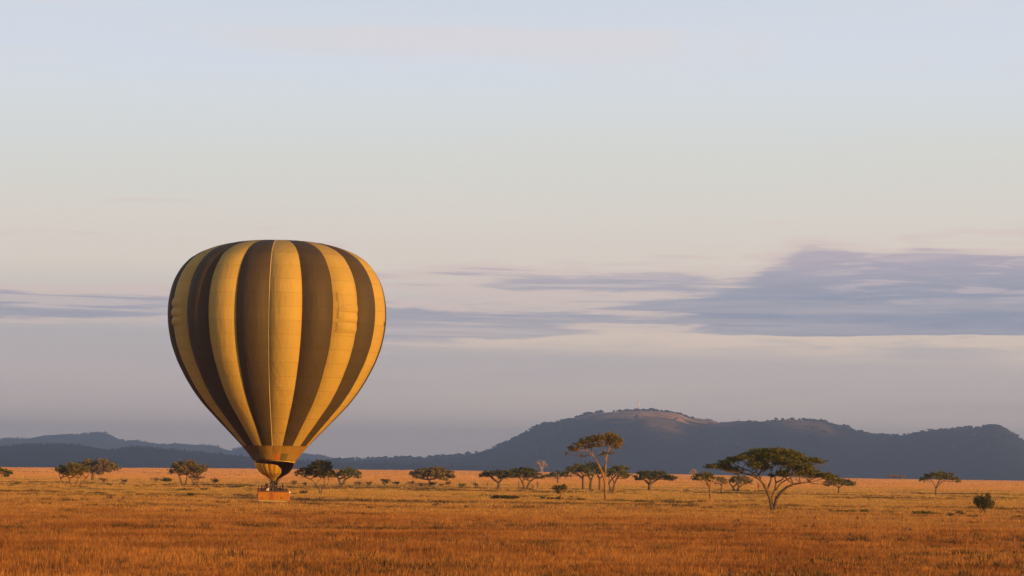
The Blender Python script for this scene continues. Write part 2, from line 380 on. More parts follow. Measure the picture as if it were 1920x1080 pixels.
def build_hill(name, label, prof, ridge, front, back, foot, mat, seed, rough=6.0, trees=0, tsize=(5, 11)):
    g = np.random.default_rng(seed)
    pts = [at(px, py, ridge) for px, py in prof]
    px_ = np.array([p.x for p in pts]); pz_ = np.array([p.z for p in pts])
    xs = np.linspace(px_[0], px_[-1], 520)
    ph = g.uniform(0, 6.28, 40); fr = g.uniform(0.004, 0.05, 40)
    def prof_z(x): return np.interp(x, px_, pz_)
    ts = np.concatenate([np.linspace(0, 1, 46), np.linspace(1, 2, 14)[1:]])
    X, T = np.meshgrid(xs, ts, indexing='ij')
    def surf(X, T):
        wig = 120 * np.sin(X * 0.0021 + seed) + 60 * np.sin(X * 0.0057 + 2 * seed)
        Y = np.where(T <= 1, ridge - (1 - T) * (front + wig * (1 - T)), ridge + (T - 1) * back)
        s = np.where(T <= 1, np.sin(np.clip(T, 0, 1) * math.pi / 2) ** 1.25, np.cos(np.clip(T - 1, 0, 1) * math.pi / 2))
        rid = np.zeros_like(X)
        for i in range(14):
            rid += np.sin(X * fr[i] * 0.35 + ph[i] + 2.2 * np.sin(T * 5 + ph[i + 14])) / (1 + 14 * fr[i])
        Z = foot + (prof_z(X) - foot) * s + rough * rid * s * np.clip((1 - T) * 3, 0, 1) * np.clip((prof_z(X) - foot) / 120, 0, 1)
        Xw = X * Y / ridge
        return Xw, Y, Z
    Xw, Y, Z = surf(X, T)
    V = np.stack([Xw, Y, Z], -1).reshape(-1, 3); nt = len(ts)
    i, j = np.meshgrid(np.arange(len(xs) - 1), np.arange(nt - 1), indexing='ij'); a = (i * nt + j).ravel()
    o = quick_mesh(name, V, np.stack([a, a + nt, a + nt + 1, a + 1], 1), mat)
    o.data.polygons.foreach_set('use_smooth', [True] * len(o.data.polygons))
    tag(o, label, kind='structure')
    if trees:
        n1 = int(trees * 0.82)
        tx = g.uniform(xs[0], xs[-1], trees); tt = np.concatenate([g.normal(1.0, 0.012, n1), g.uniform(0.35, 1.02, trees - n1)])
        keep = np.sin(tx * 0.013) + np.sin(tx * 0.031 + 1) + g.normal(0, 0.9, trees) > -0.6
        tx, tt = tx[keep], tt[keep]
        bx, by, bz = surf(tx, np.clip(tt, 0, 1.1))
        octa = np.array([(1, 0, 0), (-0.5, 0.87, 0), (-0.5, -0.87, 0), (0.5, 0.87, .75), (-1, 0, .75), (0.5, -0.87, .75), (0, 0, 1.25), (0, 0, -.5)])
        of = np.array([(0, 3, 5), (1, 4, 3), (2, 5, 4), (0, 1, 3), (1, 2, 4), (2, 0, 5), (6, 5, 3), (6, 3, 4), (6, 4, 5), (7, 1, 0), (7, 2, 1), (7, 0, 2)])
        N = len(tx); sz = g.uniform(tsize[0], tsize[1], N) * g.choice([0.6, 0.8, 1.0, 1.0, 1.35], N)
        J = 1 + g.uniform(-0.3, 0.3, (N, 8, 3))
        VV = octa[None] * J * (sz * 0.62)[:, None, None] * np.array([1.1, 1.1, 0.75]) + np.stack([bx, by, bz + sz * 0.25], -1)[:, None]
        FF = of[None] + (np.arange(N) * 8)[:, None, None]
        t = quick_mesh(name + '_woodland', VV.reshape(-1, 3), FF.reshape(-1, 3), M_HILLTREE)
        tag(t, 'dark woodland bristling along the crest of the ' + ('long hill' if name == 'hill' else 'distant ridge' if ridge > 10000 else 'low dark ridge'), 'woodland', kind='stuff')
    return o

HILL_Y = 9500.0
M_HILL = hill_material('hill_forest_sun_patch', (0.011, 0.015, 0.018), (0.019, 0.023, 0.025), (0.58, 0.31, 0.18))  # cloud shade put into the dark forest colour, sunlight into the pale summit's
M_HILL2 = hill_material('ridge_forest', (0.013, 0.016, 0.018), (0.021, 0.024, 0.025))
prof_main = [(560, 872), (620, 864), (680, 862), (740, 860.5), (800, 859), (850, 856.5), (880, 852), (905, 846), (930, 838), (955, 829), (975, 819), (1000, 804), (1012, 799), (1040, 794), (1075, 787), (1095, 780), (1110, 776), (1130, 774), (1150, 772.5),
             (1180, 771), (1205, 770), (1235, 771.5), (1258, 774), (1275, 778), (1290, 785), (1305, 788), (1330, 790.5), (1345, 796), (1365, 795), (1385, 793), (1410, 795), (1430, 794), (1450, 791), (1470, 788.5), (1495, 788), (1515, 790), (1535, 790), (1550, 794), (1565, 799), (1590, 803),
             (1605, 809), (1625, 815), (1645, 817), (1660, 816), (1680, 818), (1700, 816), (1715, 811), (1740, 808.5), (1770, 807), (1800, 804.5), (1820, 802.5), (1838, 803), (1850, 800), (1862, 798.5), (1875, 801), (1885, 807), (1898, 814), (1910, 822), (1920, 828), (1950, 838), (2000, 842), (2100, 838), (2300, 846), (2700, 872)]
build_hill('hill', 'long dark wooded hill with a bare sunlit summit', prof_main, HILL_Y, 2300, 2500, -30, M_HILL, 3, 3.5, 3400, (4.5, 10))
prof_far = [(-700, 870), (-300, 836), (-120, 826), (0, 823), (60, 822), (85, 819), (105, 817), (132, 815.5), (150, 815), (165, 813), (185, 811.5), (196, 812), (208, 816), (220, 823), (235, 827), (258, 826.5), (275, 830), (300, 834.5), (315, 835), (325, 834),
            (345, 836), (365, 837.5), (375, 835.5), (392, 836), (408, 836.5), (420, 842), (433, 845), (446, 841), (470, 838), (510, 840), (550, 846), (580, 852), (605, 856), (625, 861), (660, 868), (760, 882)]
build_hill('ridge', 'pale blue distant ridge behind the low dark ridge', prof_far, 15000.0, 3000, 3000, -30, M_HILL2, 5, 6, 1600, (4, 9))
prof_near = [(-800, 866), (-400, 848), (-100, 840), (0, 838), (50, 834), (100, 833), (140, 833.5), (165, 837), (190, 841), (210, 843.5), (230, 841), (255, 838), (280, 840), (320, 843), (350, 846), (380, 849), (415, 853), (450, 855), (500, 859), (560, 864), (640, 868), (740, 870), (900, 873), (1000, 878), (1100, 884)]
build_hill('low_ridge', 'low dark wooded ridge along the edge of the plain', prof_near, 7600.0, 1500, 1500, -30, M_HILL2, 8, 3, 1800, (2.5, 5.5))

# ------------------------------------------------------------------ grass
def scatter(o, src):
    """instance one clump on every point, turned and sized by its attributes"""
    ng = bpy.data.node_groups.new('scatter', 'GeometryNodeTree')
    ng.interface.new_socket('Geometry', in_out='INPUT', socket_type='NodeSocketGeometry'); ng.interface.new_socket('Geometry', in_out='OUTPUT', socket_type='NodeSocketGeometry')
    N = ng.nodes; L = ng.links
    gi = N.new('NodeGroupInput'); go = N.new('NodeGroupOutput'); ip = N.new('GeometryNodeInstanceOnPoints'); oi = N.new('GeometryNodeObjectInfo')
    oi.inputs[0].default_value = src
    at_r = N.new('GeometryNodeInputNamedAttribute'); at_r.data_type = 'FLOAT_VECTOR'; at_r.inputs[0].default_value = 'turn'
    at_s = N.new('GeometryNodeInputNamedAttribute'); at_s.data_type = 'FLOAT_VECTOR'; at_s.inputs[0].default_value = 'size'
    L.new(gi.outputs[0], ip.inputs['Points']); L.new(oi.outputs['Geometry'], ip.inputs['Instance'])
    L.new(at_r.outputs[0], ip.inputs['Rotation']); L.new(at_s.outputs[0], ip.inputs['Scale']); L.new(ip.outputs[0], go.inputs[0])
    o.modifiers.new('scatter', 'NODES').node_group = ng
def build_grass():
    g = np.random.default_rng(77)
    def patch(size, n_tuft, blades, w, h, spread):
        tx = g.uniform(-size / 2, size / 2, n_tuft); ty = g.uniform(-size / 2, size / 2, n_tuft)
        th = g.uniform(0.55, 1.15, n_tuft) * h
        th *= np.where(g.random(n_tuft) < 0.12, 1.35, 1.0)
        N = n_tuft * blades; k = np.repeat(np.arange(n_tuft), blades)
        a = g.uniform(0, 2 * math.pi, N); rad = spread * np.sqrt(g.random(N))
        bx = tx[k] + rad * np.cos(a); by = ty[k] + rad * np.sin(a)
        hh = th[k] * g.uniform(0.6, 1.1, N); lean = hh * g.uniform(0.05, 0.45, N)
        la = a + g.normal(0, 0.7, N); wa = g.uniform(0, 2 * math.pi, N); ww = w * g.uniform(0.6, 1.4, N) / 2
        V = np.zeros((N, 3, 3))
        V[:, 0] = np.stack([bx - ww * np.cos(wa), by - ww * np.sin(wa), np.full(N, -0.05)], -1)
        V[:, 1] = np.stack([bx + ww * np.cos(wa), by + ww * np.sin(wa), np.full(N, -0.05)], -1)
        V[:, 2] = np.stack([bx + lean * np.cos(la), by + lean * np.sin(la), hh], -1)
        return V.reshape(-1, 3), np.arange(N * 3).reshape(-1, 3)
    zones = [  # y0, y1, patch size, tufts, blades, width, height, tuft radius, variants
        (95, 300, 6.0, 170, 13, 0.042, 0.37, 0.22, 5),
        (300, 620, 9.0, 210, 12, 0.075, 0.33, 0.32, 5),
        (620, 1400, 22.0, 360, 8, 0.20, 0.24, 0.7, 4),
        (1400, 3150, 60.0, 420, 6, 0.60, 0.30, 1.8, 3)]
    for zi, (y0, y1, size, nt, nb, w, h, sp, nv) in enumerate(zones):
        pts = []; step = size * 0.88; y = y0
        while y < y1:
            half = 0.235 * y + 14
            for x in np.arange(-half, half, step):
                pts.append((x + g.uniform(-.25, .25) * step, y + g.uniform(-.25, .25) * step))
            y += step
        pts = np.array(pts); var = g.integers(0, nv, len(pts))
        hs = 0.78 + 0.5 * (0.5 + 0.5 * np.sin(pts[:, 0] * 0.06 + 2 * np.sin(pts[:, 1] * 0.045)) * np.cos(pts[:, 1] * 0.11)) + g.normal(0, 0.12, len(pts))
        for v in range(nv):
            V, Fc = patch(size, nt, nb, w, h, sp)
            src = quick_mesh('grass_patch', V, Fc, M_GRASS, parent=False)
            sel = var == v; p = pts[sel]
            me = bpy.data.meshes.new('grass'); P3 = np.column_stack([p, gz(p[:, 0], p[:, 1])])
            me.vertices.add(len(p)); me.vertices.foreach_set('co', P3.astype(np.float32).ravel())
            ra = me.attributes.new('turn', 'FLOAT_VECTOR', 'POINT'); rot = np.zeros((len(p), 3), np.float32); rot[:, 2] = g.uniform(0, 6.283, len(p)); ra.data.foreach_set('vector', rot.ravel())
            sa = me.attributes.new('size', 'FLOAT_VECTOR', 'POINT'); sc = np.ones((len(p), 3), np.float32); sc[:, 2] = np.clip(hs[sel], 0.45, 1.6); sa.data.foreach_set('vector', sc.ravel())
            o = bpy.data.objects.new('grass', me); col.objects.link(o); me.materials.append(M_GRASS)
            scatter(o, src)
            tag(o, ['tall rust coloured dry grass in front of the balloon', 'dry tawny grass around the balloon and the large acacia', 'pale short grass between the scattered acacias', 'pale orange far grassland below the hills'][zi], 'grass', 'dry grass of the plain', 'stuff')

def build_tussocks():
    """dark green-brown tussocks and forbs among the straw, thick in drifts"""
    g = np.random.default_rng(91)
    mt, k, p = material('dark_tussock', 0.85)
    isl = k.node('ShaderNodeNewGeometry').outputs['Random Per Island']
    k.put(p.inputs['Base Color'], k.mix(isl, (0.060, 0.036, 0.012, 1), (0.165, 0.090, 0.028, 1)))
    for v in range(4):
        n = 46; a = g.uniform(0, 6.283, n); r = 0.5 * np.sqrt(g.random(n)); h = g.uniform(0.16, 0.46, n) * (1 - 0.5 * r)
        bx, by = r * np.cos(a), r * np.sin(a); w = g.uniform(0.03, 0.07, n); wa = g.uniform(0, 6.283, n); ln = g.uniform(0.05, 0.3, n)
        V = np.zeros((n, 3, 3)); V[:, 0] = np.stack([bx - w * np.cos(wa), by - w * np.sin(wa), np.full(n, -.03)], -1); V[:, 1] = np.stack([bx + w * np.cos(wa), by + w * np.sin(wa), np.full(n, -.03)], -1)
        V[:, 2] = np.stack([bx + ln * np.cos(a), by + ln * np.sin(a), h], -1)
        src = quick_mesh('tussock_clump', V.reshape(-1, 3), np.arange(n * 3).reshape(-1, 3), mt, parent=False)
        N = 15000; yy = np.sqrt(g.uniform(100 ** 2, 760 ** 2, N)); xx = g.uniform(-0.24, 0.24, N) * yy
        d = np.sin(xx * 0.052 + 1.7 * np.sin(yy * 0.031 + 1)) * np.sin(yy * 0.083 + 1.1 * np.sin(xx * 0.027)) + 0.7 * np.sin(xx * 0.15 + 2.1 * np.sin(yy * 0.11)) * np.sin(yy * 0.21 + xx * 0.05) + 0.5 * np.sin(yy * 0.029 + xx * 0.013 + 2)
        keep = d + g.normal(0, 0.45, N) > 0.95; xx, yy = xx[keep], yy[keep]; m_ = len(xx)
        me = bpy.data.meshes.new('tussocks'); me.vertices.add(m_); me.vertices.foreach_set('co', np.column_stack([xx, yy, gz(xx, yy)]).astype(np.float32).ravel())
        ra = me.attributes.new('turn', 'FLOAT_VECTOR', 'POINT'); rot = np.zeros((m_, 3), np.float32); rot[:, 2] = g.uniform(0, 6.283, m_); ra.data.foreach_set('vector', rot.ravel())
        sa = me.attributes.new('size', 'FLOAT_VECTOR', 'POINT'); sc = np.repeat(g.uniform(0.6, 1.5, m_)[:, None], 3, 1).astype(np.float32); sc[:, 2] *= g.uniform(0.8, 1.25, m_); sa.data.foreach_set('vector', sc.ravel())
        o = bpy.data.objects.new('tussocks', me); col.objects.link(o); me.materials.append(mt)
        scatter(o, src)
        tag(o, 'dark drifts of tussocks and herbs among the dry grass', 'tussocks', 'dry grass of the plain', 'stuff')
build_grass()
build_tussocks()

# ------------------------------------------------------------------ evening haze
def build_haze():
    mt = bpy.data.materials.new('haze_air'); mt.use_nodes = True; nt = mt.node_tree; nt.nodes.clear()
    out = nt.nodes.new('ShaderNodeOutputMaterial'); pv = nt.nodes.new('ShaderNodeVolumePrincipled')
    pv.inputs['Color'].default_value = (0.58, 0.71, 1.0, 1); pv.inputs['Density'].default_value = 9.5e-5; pv.inputs['Anisotropy'].default_value = 0.6
    nt.links.new(pv.outputs[0], out.inputs['Volume'])
    o = MB().box((0, 9000, 112), (48000, 21000, 300)).build('haze', mt)
    tag(o, 'thin blue evening haze over the plain', 'haze', kind='stuff')
build_haze()

# ------------------------------------------------------------------ trees and bushes
def leaves(pads, L, dens, g):
    """leaf sprays: small folded diamonds spread through flat pads (x, y, z, rx, ry, rz)"""
    cs = []
    for (x, y, z, rx, ry, rz) in pads:
        n = max(16, int(dens * 3.5 * rx * ry / (L * L) * (0.6 + 0.9 * min(1.0, rz / (0.5 * rx + 1e-6)))))
        # ragged pad: a few small tufts rather than one even cloud
        k = max(4, int(n / 26))
        a = g.uniform(0, 6.283, k); rr = np.sqrt(g.random(k)) * 0.88
        top = np.sqrt(np.clip(1 - rr * rr, 0, 1))
        tz = g.uniform(-0.55, 1.0, k) * top
        T = np.stack([x + rx * rr * np.cos(a), y + ry * rr * np.sin(a), z + rz * tz], -1)
        w = g.integers(0, k, n); sg = g.normal(0, 1, (n, 3)) * np.array([max(rx * 0.14, L), max(ry * 0.14, L), max(rz * 0.20, L * 0.5)])
        cs.append(T[w] + sg)
    C = np.concatenate(cs); n = len(C)
    yaw = g.uniform(0, 6.283, n); tilt = g.normal(0, 0.75, n); s = L * g.uniform(0.55, 1.35, n)
    ax = np.stack([np.cos(yaw) * np.cos(tilt), np.sin(yaw) * np.cos(tilt), np.sin(tilt)], -1)
    b = g.normal(0, 1, (n, 3)); b -= (b * ax).sum(1)[:, None] * ax; b /= np.linalg.norm(b, axis=1)[:, None] + 1e-9
    V = np.stack([C - ax * s[:, None], C + b * (s * 0.42)[:, None], C + ax * s[:, None], C - b * (s * 0.42)[:, None]], 1)
    return V.reshape(-1, 3), np.arange(n * 4).reshape(-1, 4)

def curve(p0, p1, sag, g, n=5, wob=0.06):
    p0 = np.array(p0, float); p1 = np.array(p1, float); d = np.linalg.norm(p1 - p0)
    mid = (p0 + p1) / 2 + np.array([0, 0, sag * d]) + g.normal(0, wob, 3) * d
    t = np.linspace(0, 1, n)[:, None]
    return (1 - t) ** 2 * p0 + 2 * t * (1 - t) * mid + t * t * p1

def grow(root, limbs, pads, g, bark, leaf, L, dens, rmin, twigs=5, sides=6):
    """limbs: list of (points Nx3, radii N). Joins every pad to the nearest limb, adds twigs, then the leaves."""
    mb = MB(); nodes = []; base_z = 0.0
    for pts, rad in limbs:
        mb.tube(pts, [max(r, rmin) for r in rad], sides)
        P = np.array(pts)
        for i in range(len(P)):
            nodes.append((P[i], rad[i]))
    N = np.array([n[0] for n in nodes]); NR = np.array([n[1] for n in nodes])
    low = N[:, 2].min() + 0.25 * (N[:, 2].max() - N[:, 2].min())
    for (x, y, z, rx, ry, rz) in pads:
        tgt = np.array([x, y, z - 0.35 * rz])
        d = np.linalg.norm(N - tgt, axis=1) + np.where(N[:, 2] > z + 0.2 * rz, 50, 0) + np.where(N[:, 2] < low, 4, 0)
        i = int(np.argmin(d)); r0 = max(rmin, min(NR[i] * 0.7, 0.012 * d[i] + 0.02 + rmin))
        C = curve(N[i], tgt, -0.10, g)
        mb.tube(C, np.linspace(r0, max(rmin, r0 * 0.5), len(C)), 5)
        for q in range(twigs):
            a = g.uniform(0, 6.283); rr = g.uniform(0.45, 0.95)
            e = (x + rx * rr * math.cos(a), y + ry * rr * math.sin(a), z + rz * g.uniform(-0.5, 0.6))
            c2 = curve(C[-2] if q % 2 else C[-1], e, -0.06, g, 4)
            mb.tube(c2, np.linspace(max(rmin * 0.8, r0 * 0.4), rmin * 0.55, 4), 4)
    mb.build('trunk', bark, root, True)
    if leaf is not None and pads:
        V, Fc = leaves(pads, L, dens, g)
        quick_mesh('crown', V, Fc, leaf, root)

def auto_pads(kind, Rr, z0, z1, cx, n, g):
    """pads filling a crown of half width Rr between heights z0 (rim) and z1 (top)"""
    t = z1 - z0; out = []
    for i in range(n):
        a = i * 2.39996 + g.uniform(-0.4, 0.4); q = math.sqrt((i + 0.5) / n)
        if kind == 'umbrella':
            rr = q * 0.86 * Rr; rz = t * g.uniform(0.15, 0.24)
            z = z1 - rz * 0.9 - (q ** 2.4) * (t * 0.60) - g.random() * t * 0.16
            rx = Rr * g.uniform(0.20, 0.33)
        else:
            rr = q * 0.78 * Rr; rz = t * g.uniform(0.20, 0.30)
            hz = math.sqrt(max(0, 1 - (q * 0.9) ** 2)); z = (z0 + z1) / 2 + g.uniform(-0.9, 0.95) * hz * (t / 2 - rz)
            rx = Rr * g.uniform(0.24, 0.42)
        out.append((cx + rr * math.cos(a), rr * math.sin(a), z, rx, rx, rz))
    return out

def tree(label, x, y, xl, xr, top, rim, kind='umbrella', leaf=None, bark=None, fork=0.30, stems=1, trunk=3.0, lean=0.0, dens=1.0, n=11, seed=0, cat='tree', group='acacia trees on the plain', name='acacia_tree', twigs=5, spread=1.0):
    g = np.random.default_rng(1000 + seed + int(x)); leaf = leaf or M_ACACIA; bark = bark or M_BARK
    P = ground_hit(x, y); s = P.y / F; H = (y - top) * s
    root = empty(name, (P.x, P.y, P.z - 0.03), label, cat, group)
    cx = ((xl + xr) / 2 - x) * s; Rr = (xr - xl) / 2 * s; z0 = (y - rim) * s
    pads = auto_pads(kind, Rr, z0, H, cx, int(n * 1.6) if kind == 'umbrella' else n, g)
    L = max(0.14, P.y / 2844 * 1.2); rmin = P.y / 2844 * 0.20
    limbs = []; fz = fork * H
    for k in range(stems):
        a0 = g.uniform(0, 6.28)
        bx = 0 if stems == 1 else (k - (stems - 1) / 2) * 0.35 * Rr * 0.35; by = 0 if stems == 1 else g.uniform(-0.4, 0.4)
        fx = bx + lean * H + (0 if stems == 1 else (k - (stems - 1) / 2) * 0.30 * Rr * spread); fy = by + g.uniform(-0.3, 0.3)
        r = 1.45 * trunk * s / 2 / stems ** 0.35
        T = curve((bx, by, -0.1), (fx, fy, fz), 0.0, g, 6, 0.05)
        limbs.append((T, np.linspace(r * 1.15, r * 0.8, 6)))
        m_ = 4 if stems == 1 else 3
        for q in range(m_):
            a = a0 + q * 6.283 / m_ + g.uniform(-0.4, 0.4); rr = Rr * g.uniform(0.38, 0.6)
            tx = cx + rr * math.cos(a) if stems == 1 else fx * 0.5 + cx * 0.5 + rr * math.cos(a)
            C = curve((fx, fy, fz), (tx, rr * math.sin(a), z0 + (H - z0) * g.uniform(0.15, 0.5)), g.uniform(-0.06, 0.06), g, 7, 0.05)
            limbs.append((C, np.linspace(r * 0.68, r * 0.30, 7)))
    grow(root, limbs, pads, g, bark, leaf, L, dens, rmin, twigs)
    return root

def drawn_tree(label, base, sc, org, stems, pads, leaf, bark, name='acacia_tree', dens=1.0, twigs=5, seed=0, depth=0.75, thick=1.3, group='acacia trees on the plain', cat='tree'):
    """stems and pads read from an enlargement of the photograph (sc pixels per pixel, origin org), given depth of their own"""
    g = np.random.default_rng(2000 + seed)
    bx, by = org[0] + base[0] / sc, org[1] + base[1] / sc
    P = ground_hit(bx, by); s = P.y / F / sc
    root = empty(name, (P.x, P.y, P.z - 0.03), label, cat, group)
    Rr = max(abs(p[0] - base[0]) for p in pads) * s
    pp = []
    for i, (x, y, rx, ry) in enumerate(pads):
        X = (x - base[0]) * s; lim = math.sqrt(max(0.08, 1 - (X / (Rr * 1.05)) ** 2)) * Rr * depth
        for yy in ([g.uniform(-1, 1) * lim] if rx * s < 0.12 * Rr else [g.uniform(-0.95, -0.25) * lim, g.uniform(0.2, 0.95) * lim]):
            f = 1.0 if abs(yy) < 0.3 * lim else 0.92
            pp.append((X, yy, (base[1] - y) * s, rx * s * f, min(rx * s * f, 0.4 * Rr), ry * s * thick))
    limbs = []; L = max(0.14, P.y / 2844 * 1.1); rmin = P.y / 2844 * 0.16
    for st in stems:
        pts = []; n = len(st['p']); dy = st.get('d', 0.0); y0 = st.get('d0', 0.0)
        for i, (x, y) in enumerate(st['p']):
            pts.append(((x - base[0]) * s, (y0 + (dy - y0) * i / max(1, n - 1)) * Rr, (base[1] - y) * s))
        # refine
        q = []; rr = []
        for i in range(n - 1):
            for t in (0, 0.5):
                q.append([a + (b - a) * t for a, b in zip(pts[i], pts[i + 1])]); rr.append((st['r'][0] + (st['r'][1] - st['r'][0]) * (i + t) / (n - 1)) * s)
        q.append(pts[-1]); rr.append(st['r'][1] * s)
        q = np.array(q); q[1:-1] += g.normal(0, 0.02 * s * sc, (len(q) - 2, 3))
        limbs.append((q, rr))
    grow(root, limbs, pp, g, bark, leaf, L, dens, rmin, twigs, 8)
    return root

# the large umbrella acacia
drawn_tree('largest dark green umbrella acacia with low forked trunk near the plain\'s middle', (955, 900), 5.647, (1280, 800), [
    dict(p=[(955, 905), (940, 840), (922, 765), (890, 685), (850, 610), (800, 560), (720, 520), (610, 490)], r=(24, 7), d=-0.25),
    dict(p=[(972, 900), (975, 830), (985, 760), (1030, 690), (1080, 640), (1150, 605), (1300, 580)], r=(24, 7), d=-0.35),
    dict(p=[(940, 800), (950, 745), (985, 670), (1000, 590), (990, 520)], r=(15, 6), d=0.3),
    dict(p=[(890, 690), (915, 620), (940, 560), (935, 500)], r=(12, 6), d=0.15),
    dict(p=[(870, 650), (840, 580), (815, 520), (790, 450)], r=(10, 5), d=0.35),
    dict(p=[(985, 670), (1040, 600), (1110, 560), (1210, 520)], r=(11, 5), d=0.3),
    dict(p=[(800, 560), (720, 480), (600, 430), (540, 400)], r=(7, 4), d=0.1, d0=-0.15),
    dict(p=[(1000, 590), (1060, 560), (1100, 470), (1180, 420)], r=(8, 4), d=0.0, d0=0.2)],
    [(930, 272, 230, 34), (1090, 285, 150, 36), (1150, 325, 190, 36), (800, 310, 160, 36), (650, 335, 120, 30), (560, 350, 90, 24), (1330, 358, 150, 26), (1430, 365, 80, 18),
     (330, 432, 100, 20), (430, 425, 100, 24), (470, 385, 110, 20), (500, 455, 90, 30), (780, 395, 110, 48), (860, 430, 90, 36), (950, 345, 180, 34), (1060, 500, 90, 36), (1100, 390, 150, 26),
     (1230, 430, 150, 36), (1290, 480, 130, 46), (1400, 500, 120, 34), (1500, 515, 110, 30), (1590, 540, 80, 30), (1640, 565, 50, 18), (600, 480, 70, 26), (960, 520, 60, 26)],
    M_ACACIA, M_BARK, dens=1.25, twigs=6, seed=1, depth=0.8)

# the tall fever tree
drawn_tree('tallest slender tree with two reddish trunks and a loose leaning crown', (562, 982), 4.91, (1020, 740), [
    dict(p=[(565, 985), (564, 920), (560, 860), (556, 800), (548, 765), (525, 700), (500, 650), (470, 600), (440, 556), (400, 525), (330, 495)], r=(14, 4), d=-0.2),
    dict(p=[(562, 860), (562, 760), (563, 680), (568, 610), (578, 550), (594, 505), (604, 450), (600, 400)], r=(9, 4), d=0.2),
    dict(p=[(565, 620), (556, 550), (552, 490), (540, 440)], r=(6, 3), d=-0.2, d0=0.1),
    dict(p=[(440, 556), (435, 510), (430, 460)], r=(5, 3), d=0.2, d0=-0.2),
    dict(p=[(440, 556), (390, 560), (340, 570)], r=(4, 2), d=0.0, d0=-0.2),
    dict(p=[(594, 505), (650, 480), (690, 450)], r=(4, 2), d=0.4, d0=0.2)],
    [(615, 385, 80, 26), (650, 420, 70, 34), (690, 455, 42, 34), (640, 470, 50, 26), (575, 400, 80, 26), (560, 435, 60, 26), (500, 400, 80, 22), (440, 420, 80, 22), (380, 440, 70, 18),
     (320, 468, 60, 16), (265, 505, 55, 18), (215, 540, 26, 22), (300, 505, 50, 14), (480, 465, 60, 16), (400, 480, 60, 14), (520, 545, 40, 16), (350, 565, 30, 9), (610, 535, 30, 14)],
    M_FEVERLEAF, M_FEVER, name='fever_tree', dens=0.95, twigs=7, seed=2, depth=0.6, thick=1.7)

# tree just beyond the balloon's basket
drawn_tree('gnarled leafy tree with pale twisted trunks beside the balloon basket', (483, 788), 8.0, (540, 830), [
    dict(p=[(478, 792), (476, 740), (465, 690), (425, 640), (385, 585), (340, 548), (250, 520)], r=(13, 5), d=-0.3),
    dict(p=[(490, 790), (500, 730), (508, 690), (540, 620), (535, 560), (520, 500)], r=(13, 5), d=0.2),
    dict(p=[(505, 700), (560, 670), (590, 600), (600, 540)], r=(8, 4), d=0.4, d0=0.1),
    dict(p=[(425, 640), (430, 590), (480, 555), (500, 520)], r=(6, 3), d=-0.1, d0=-0.2)],
    [(460, 300, 90, 34), (540, 320, 110, 40), (400, 350, 90, 34), (600, 380, 90, 44), (300, 395, 110, 30), (220, 420, 80, 26), (150, 450, 45, 26), (350, 440, 120, 40), (470, 410, 110, 60), (560, 450, 110, 46), (640, 450, 70, 40),
     (420, 490, 80, 30), (500, 510, 60, 30), (270, 480, 70, 26), (640, 500, 40, 20), (130, 490, 25, 14)],
    M_BUSH, M_BARK, dens=1.1, twigs=6, seed=3, depth=0.9)

tree('dark umbrella tree cut off by the frame edge', -12, 908, -45, 23, 874, 892, seed=1)
tree('green bushy tree with several yellow lit stems in front of a grey umbrella tree', 137, 913, 97, 174, 865, 898, 'round', M_OLIVE, M_FEVER, 0.34, 4, 4.0, n=16, seed=2, dens=1.2)
tree('greyish umbrella tree just behind the bushy yellow stemmed tree', 174, 902, 140, 227, 858, 888, 'umbrella', M_GREYLEAF, M_BARK, 0.42, 1, 4.0, 0.03, 1.2, 16, seed=3)
tree('rounded grey green tree on thin bent trunks between two dark bushes', 345, 911, 316, 390, 861, 896, 'round', M_GREYLEAF, M_BARK, 0.40, 2, 3.0, -0.05, 1.6, 20, seed=4)
tree('broad green umbrella tree with dark trunk behind the gnarled tree', 641, 911, 624, 681, 876, 896, 'umbrella', M_ACACIA, M_DARKBARK, 0.36, 2, 5.0, 0.0, 1.2, 12, seed=5)
tree('wide domed acacia with green bushes round its foot', 806, 912, 760, 859, 874, 899, 'umbrella', M_GREYLEAF, M_BARK, 0.34, 1, 3.5, -0.03, 1.2, 15, seed=6)
tree('flat topped dark umbrella acacia on one thick trunk', 935, 917.5, 897, 970, 881, 895, 'umbrella', M_DARKACACIA, M_DARKBARK, 0.34, 1, 4.2, 0.0, 1.3, 13, seed=7)
tree('dark umbrella acacia overlapping its flat topped neighbour', 986, 917.5, 944, 1019, 875, 898, 'umbrella', M_DARKACACIA, M_BARK, 0.36, 2, 4.0, 0.0, 1.3, 14, seed=8)
tree('small umbrella tree behind the lone dark sapling', 1046, 906, 1016, 1072, 884, 895, 'umbrella', M_ACACIA, M_BARK, 0.4, 1, 2.2, 0.0, 1.0, 9, seed=9)
tree('slim sapling with a round dark green crown', 1051, 940, 1034, 1066, 904, 926, 'round', M_BUSH, M_FEVER, 0.5, 1, 2.4, 0.0, 1.3, 10, seed=10, name='sapling')
tree('spreading acacia to one side of the tall fever tree', 1094, 919, 1056, 1112, 869, 894, 'umbrella', M_ACACIA, M_BARK, 0.42, 1, 3.6, -0.02, 1.1, 12, seed=11)
tree('dark forked acacia directly behind the tall tree\'s trunk', 1108, 919, 1086, 1130, 861, 896, 'round', M_DARKACACIA, M_DARKBARK, 0.30, 1, 4.0, 0.0, 1.1, 11, seed=12)
tree('narrow acacia half hidden by the tall tree\'s trunk', 1124, 919, 1108, 1142, 872, 897, 'round', M_ACACIA, M_BARK, 0.45, 1, 3.2, 0.0, 1.0, 8, seed=13)
tree('rounded olive acacia on the far side of the tall tree\'s trunk', 1147, 922, 1134, 1184, 870, 898, 'umbrella', M_ACACIA, M_DARKBARK, 0.32, 2, 3.6, 0.0, 1.2, 12, seed=14)
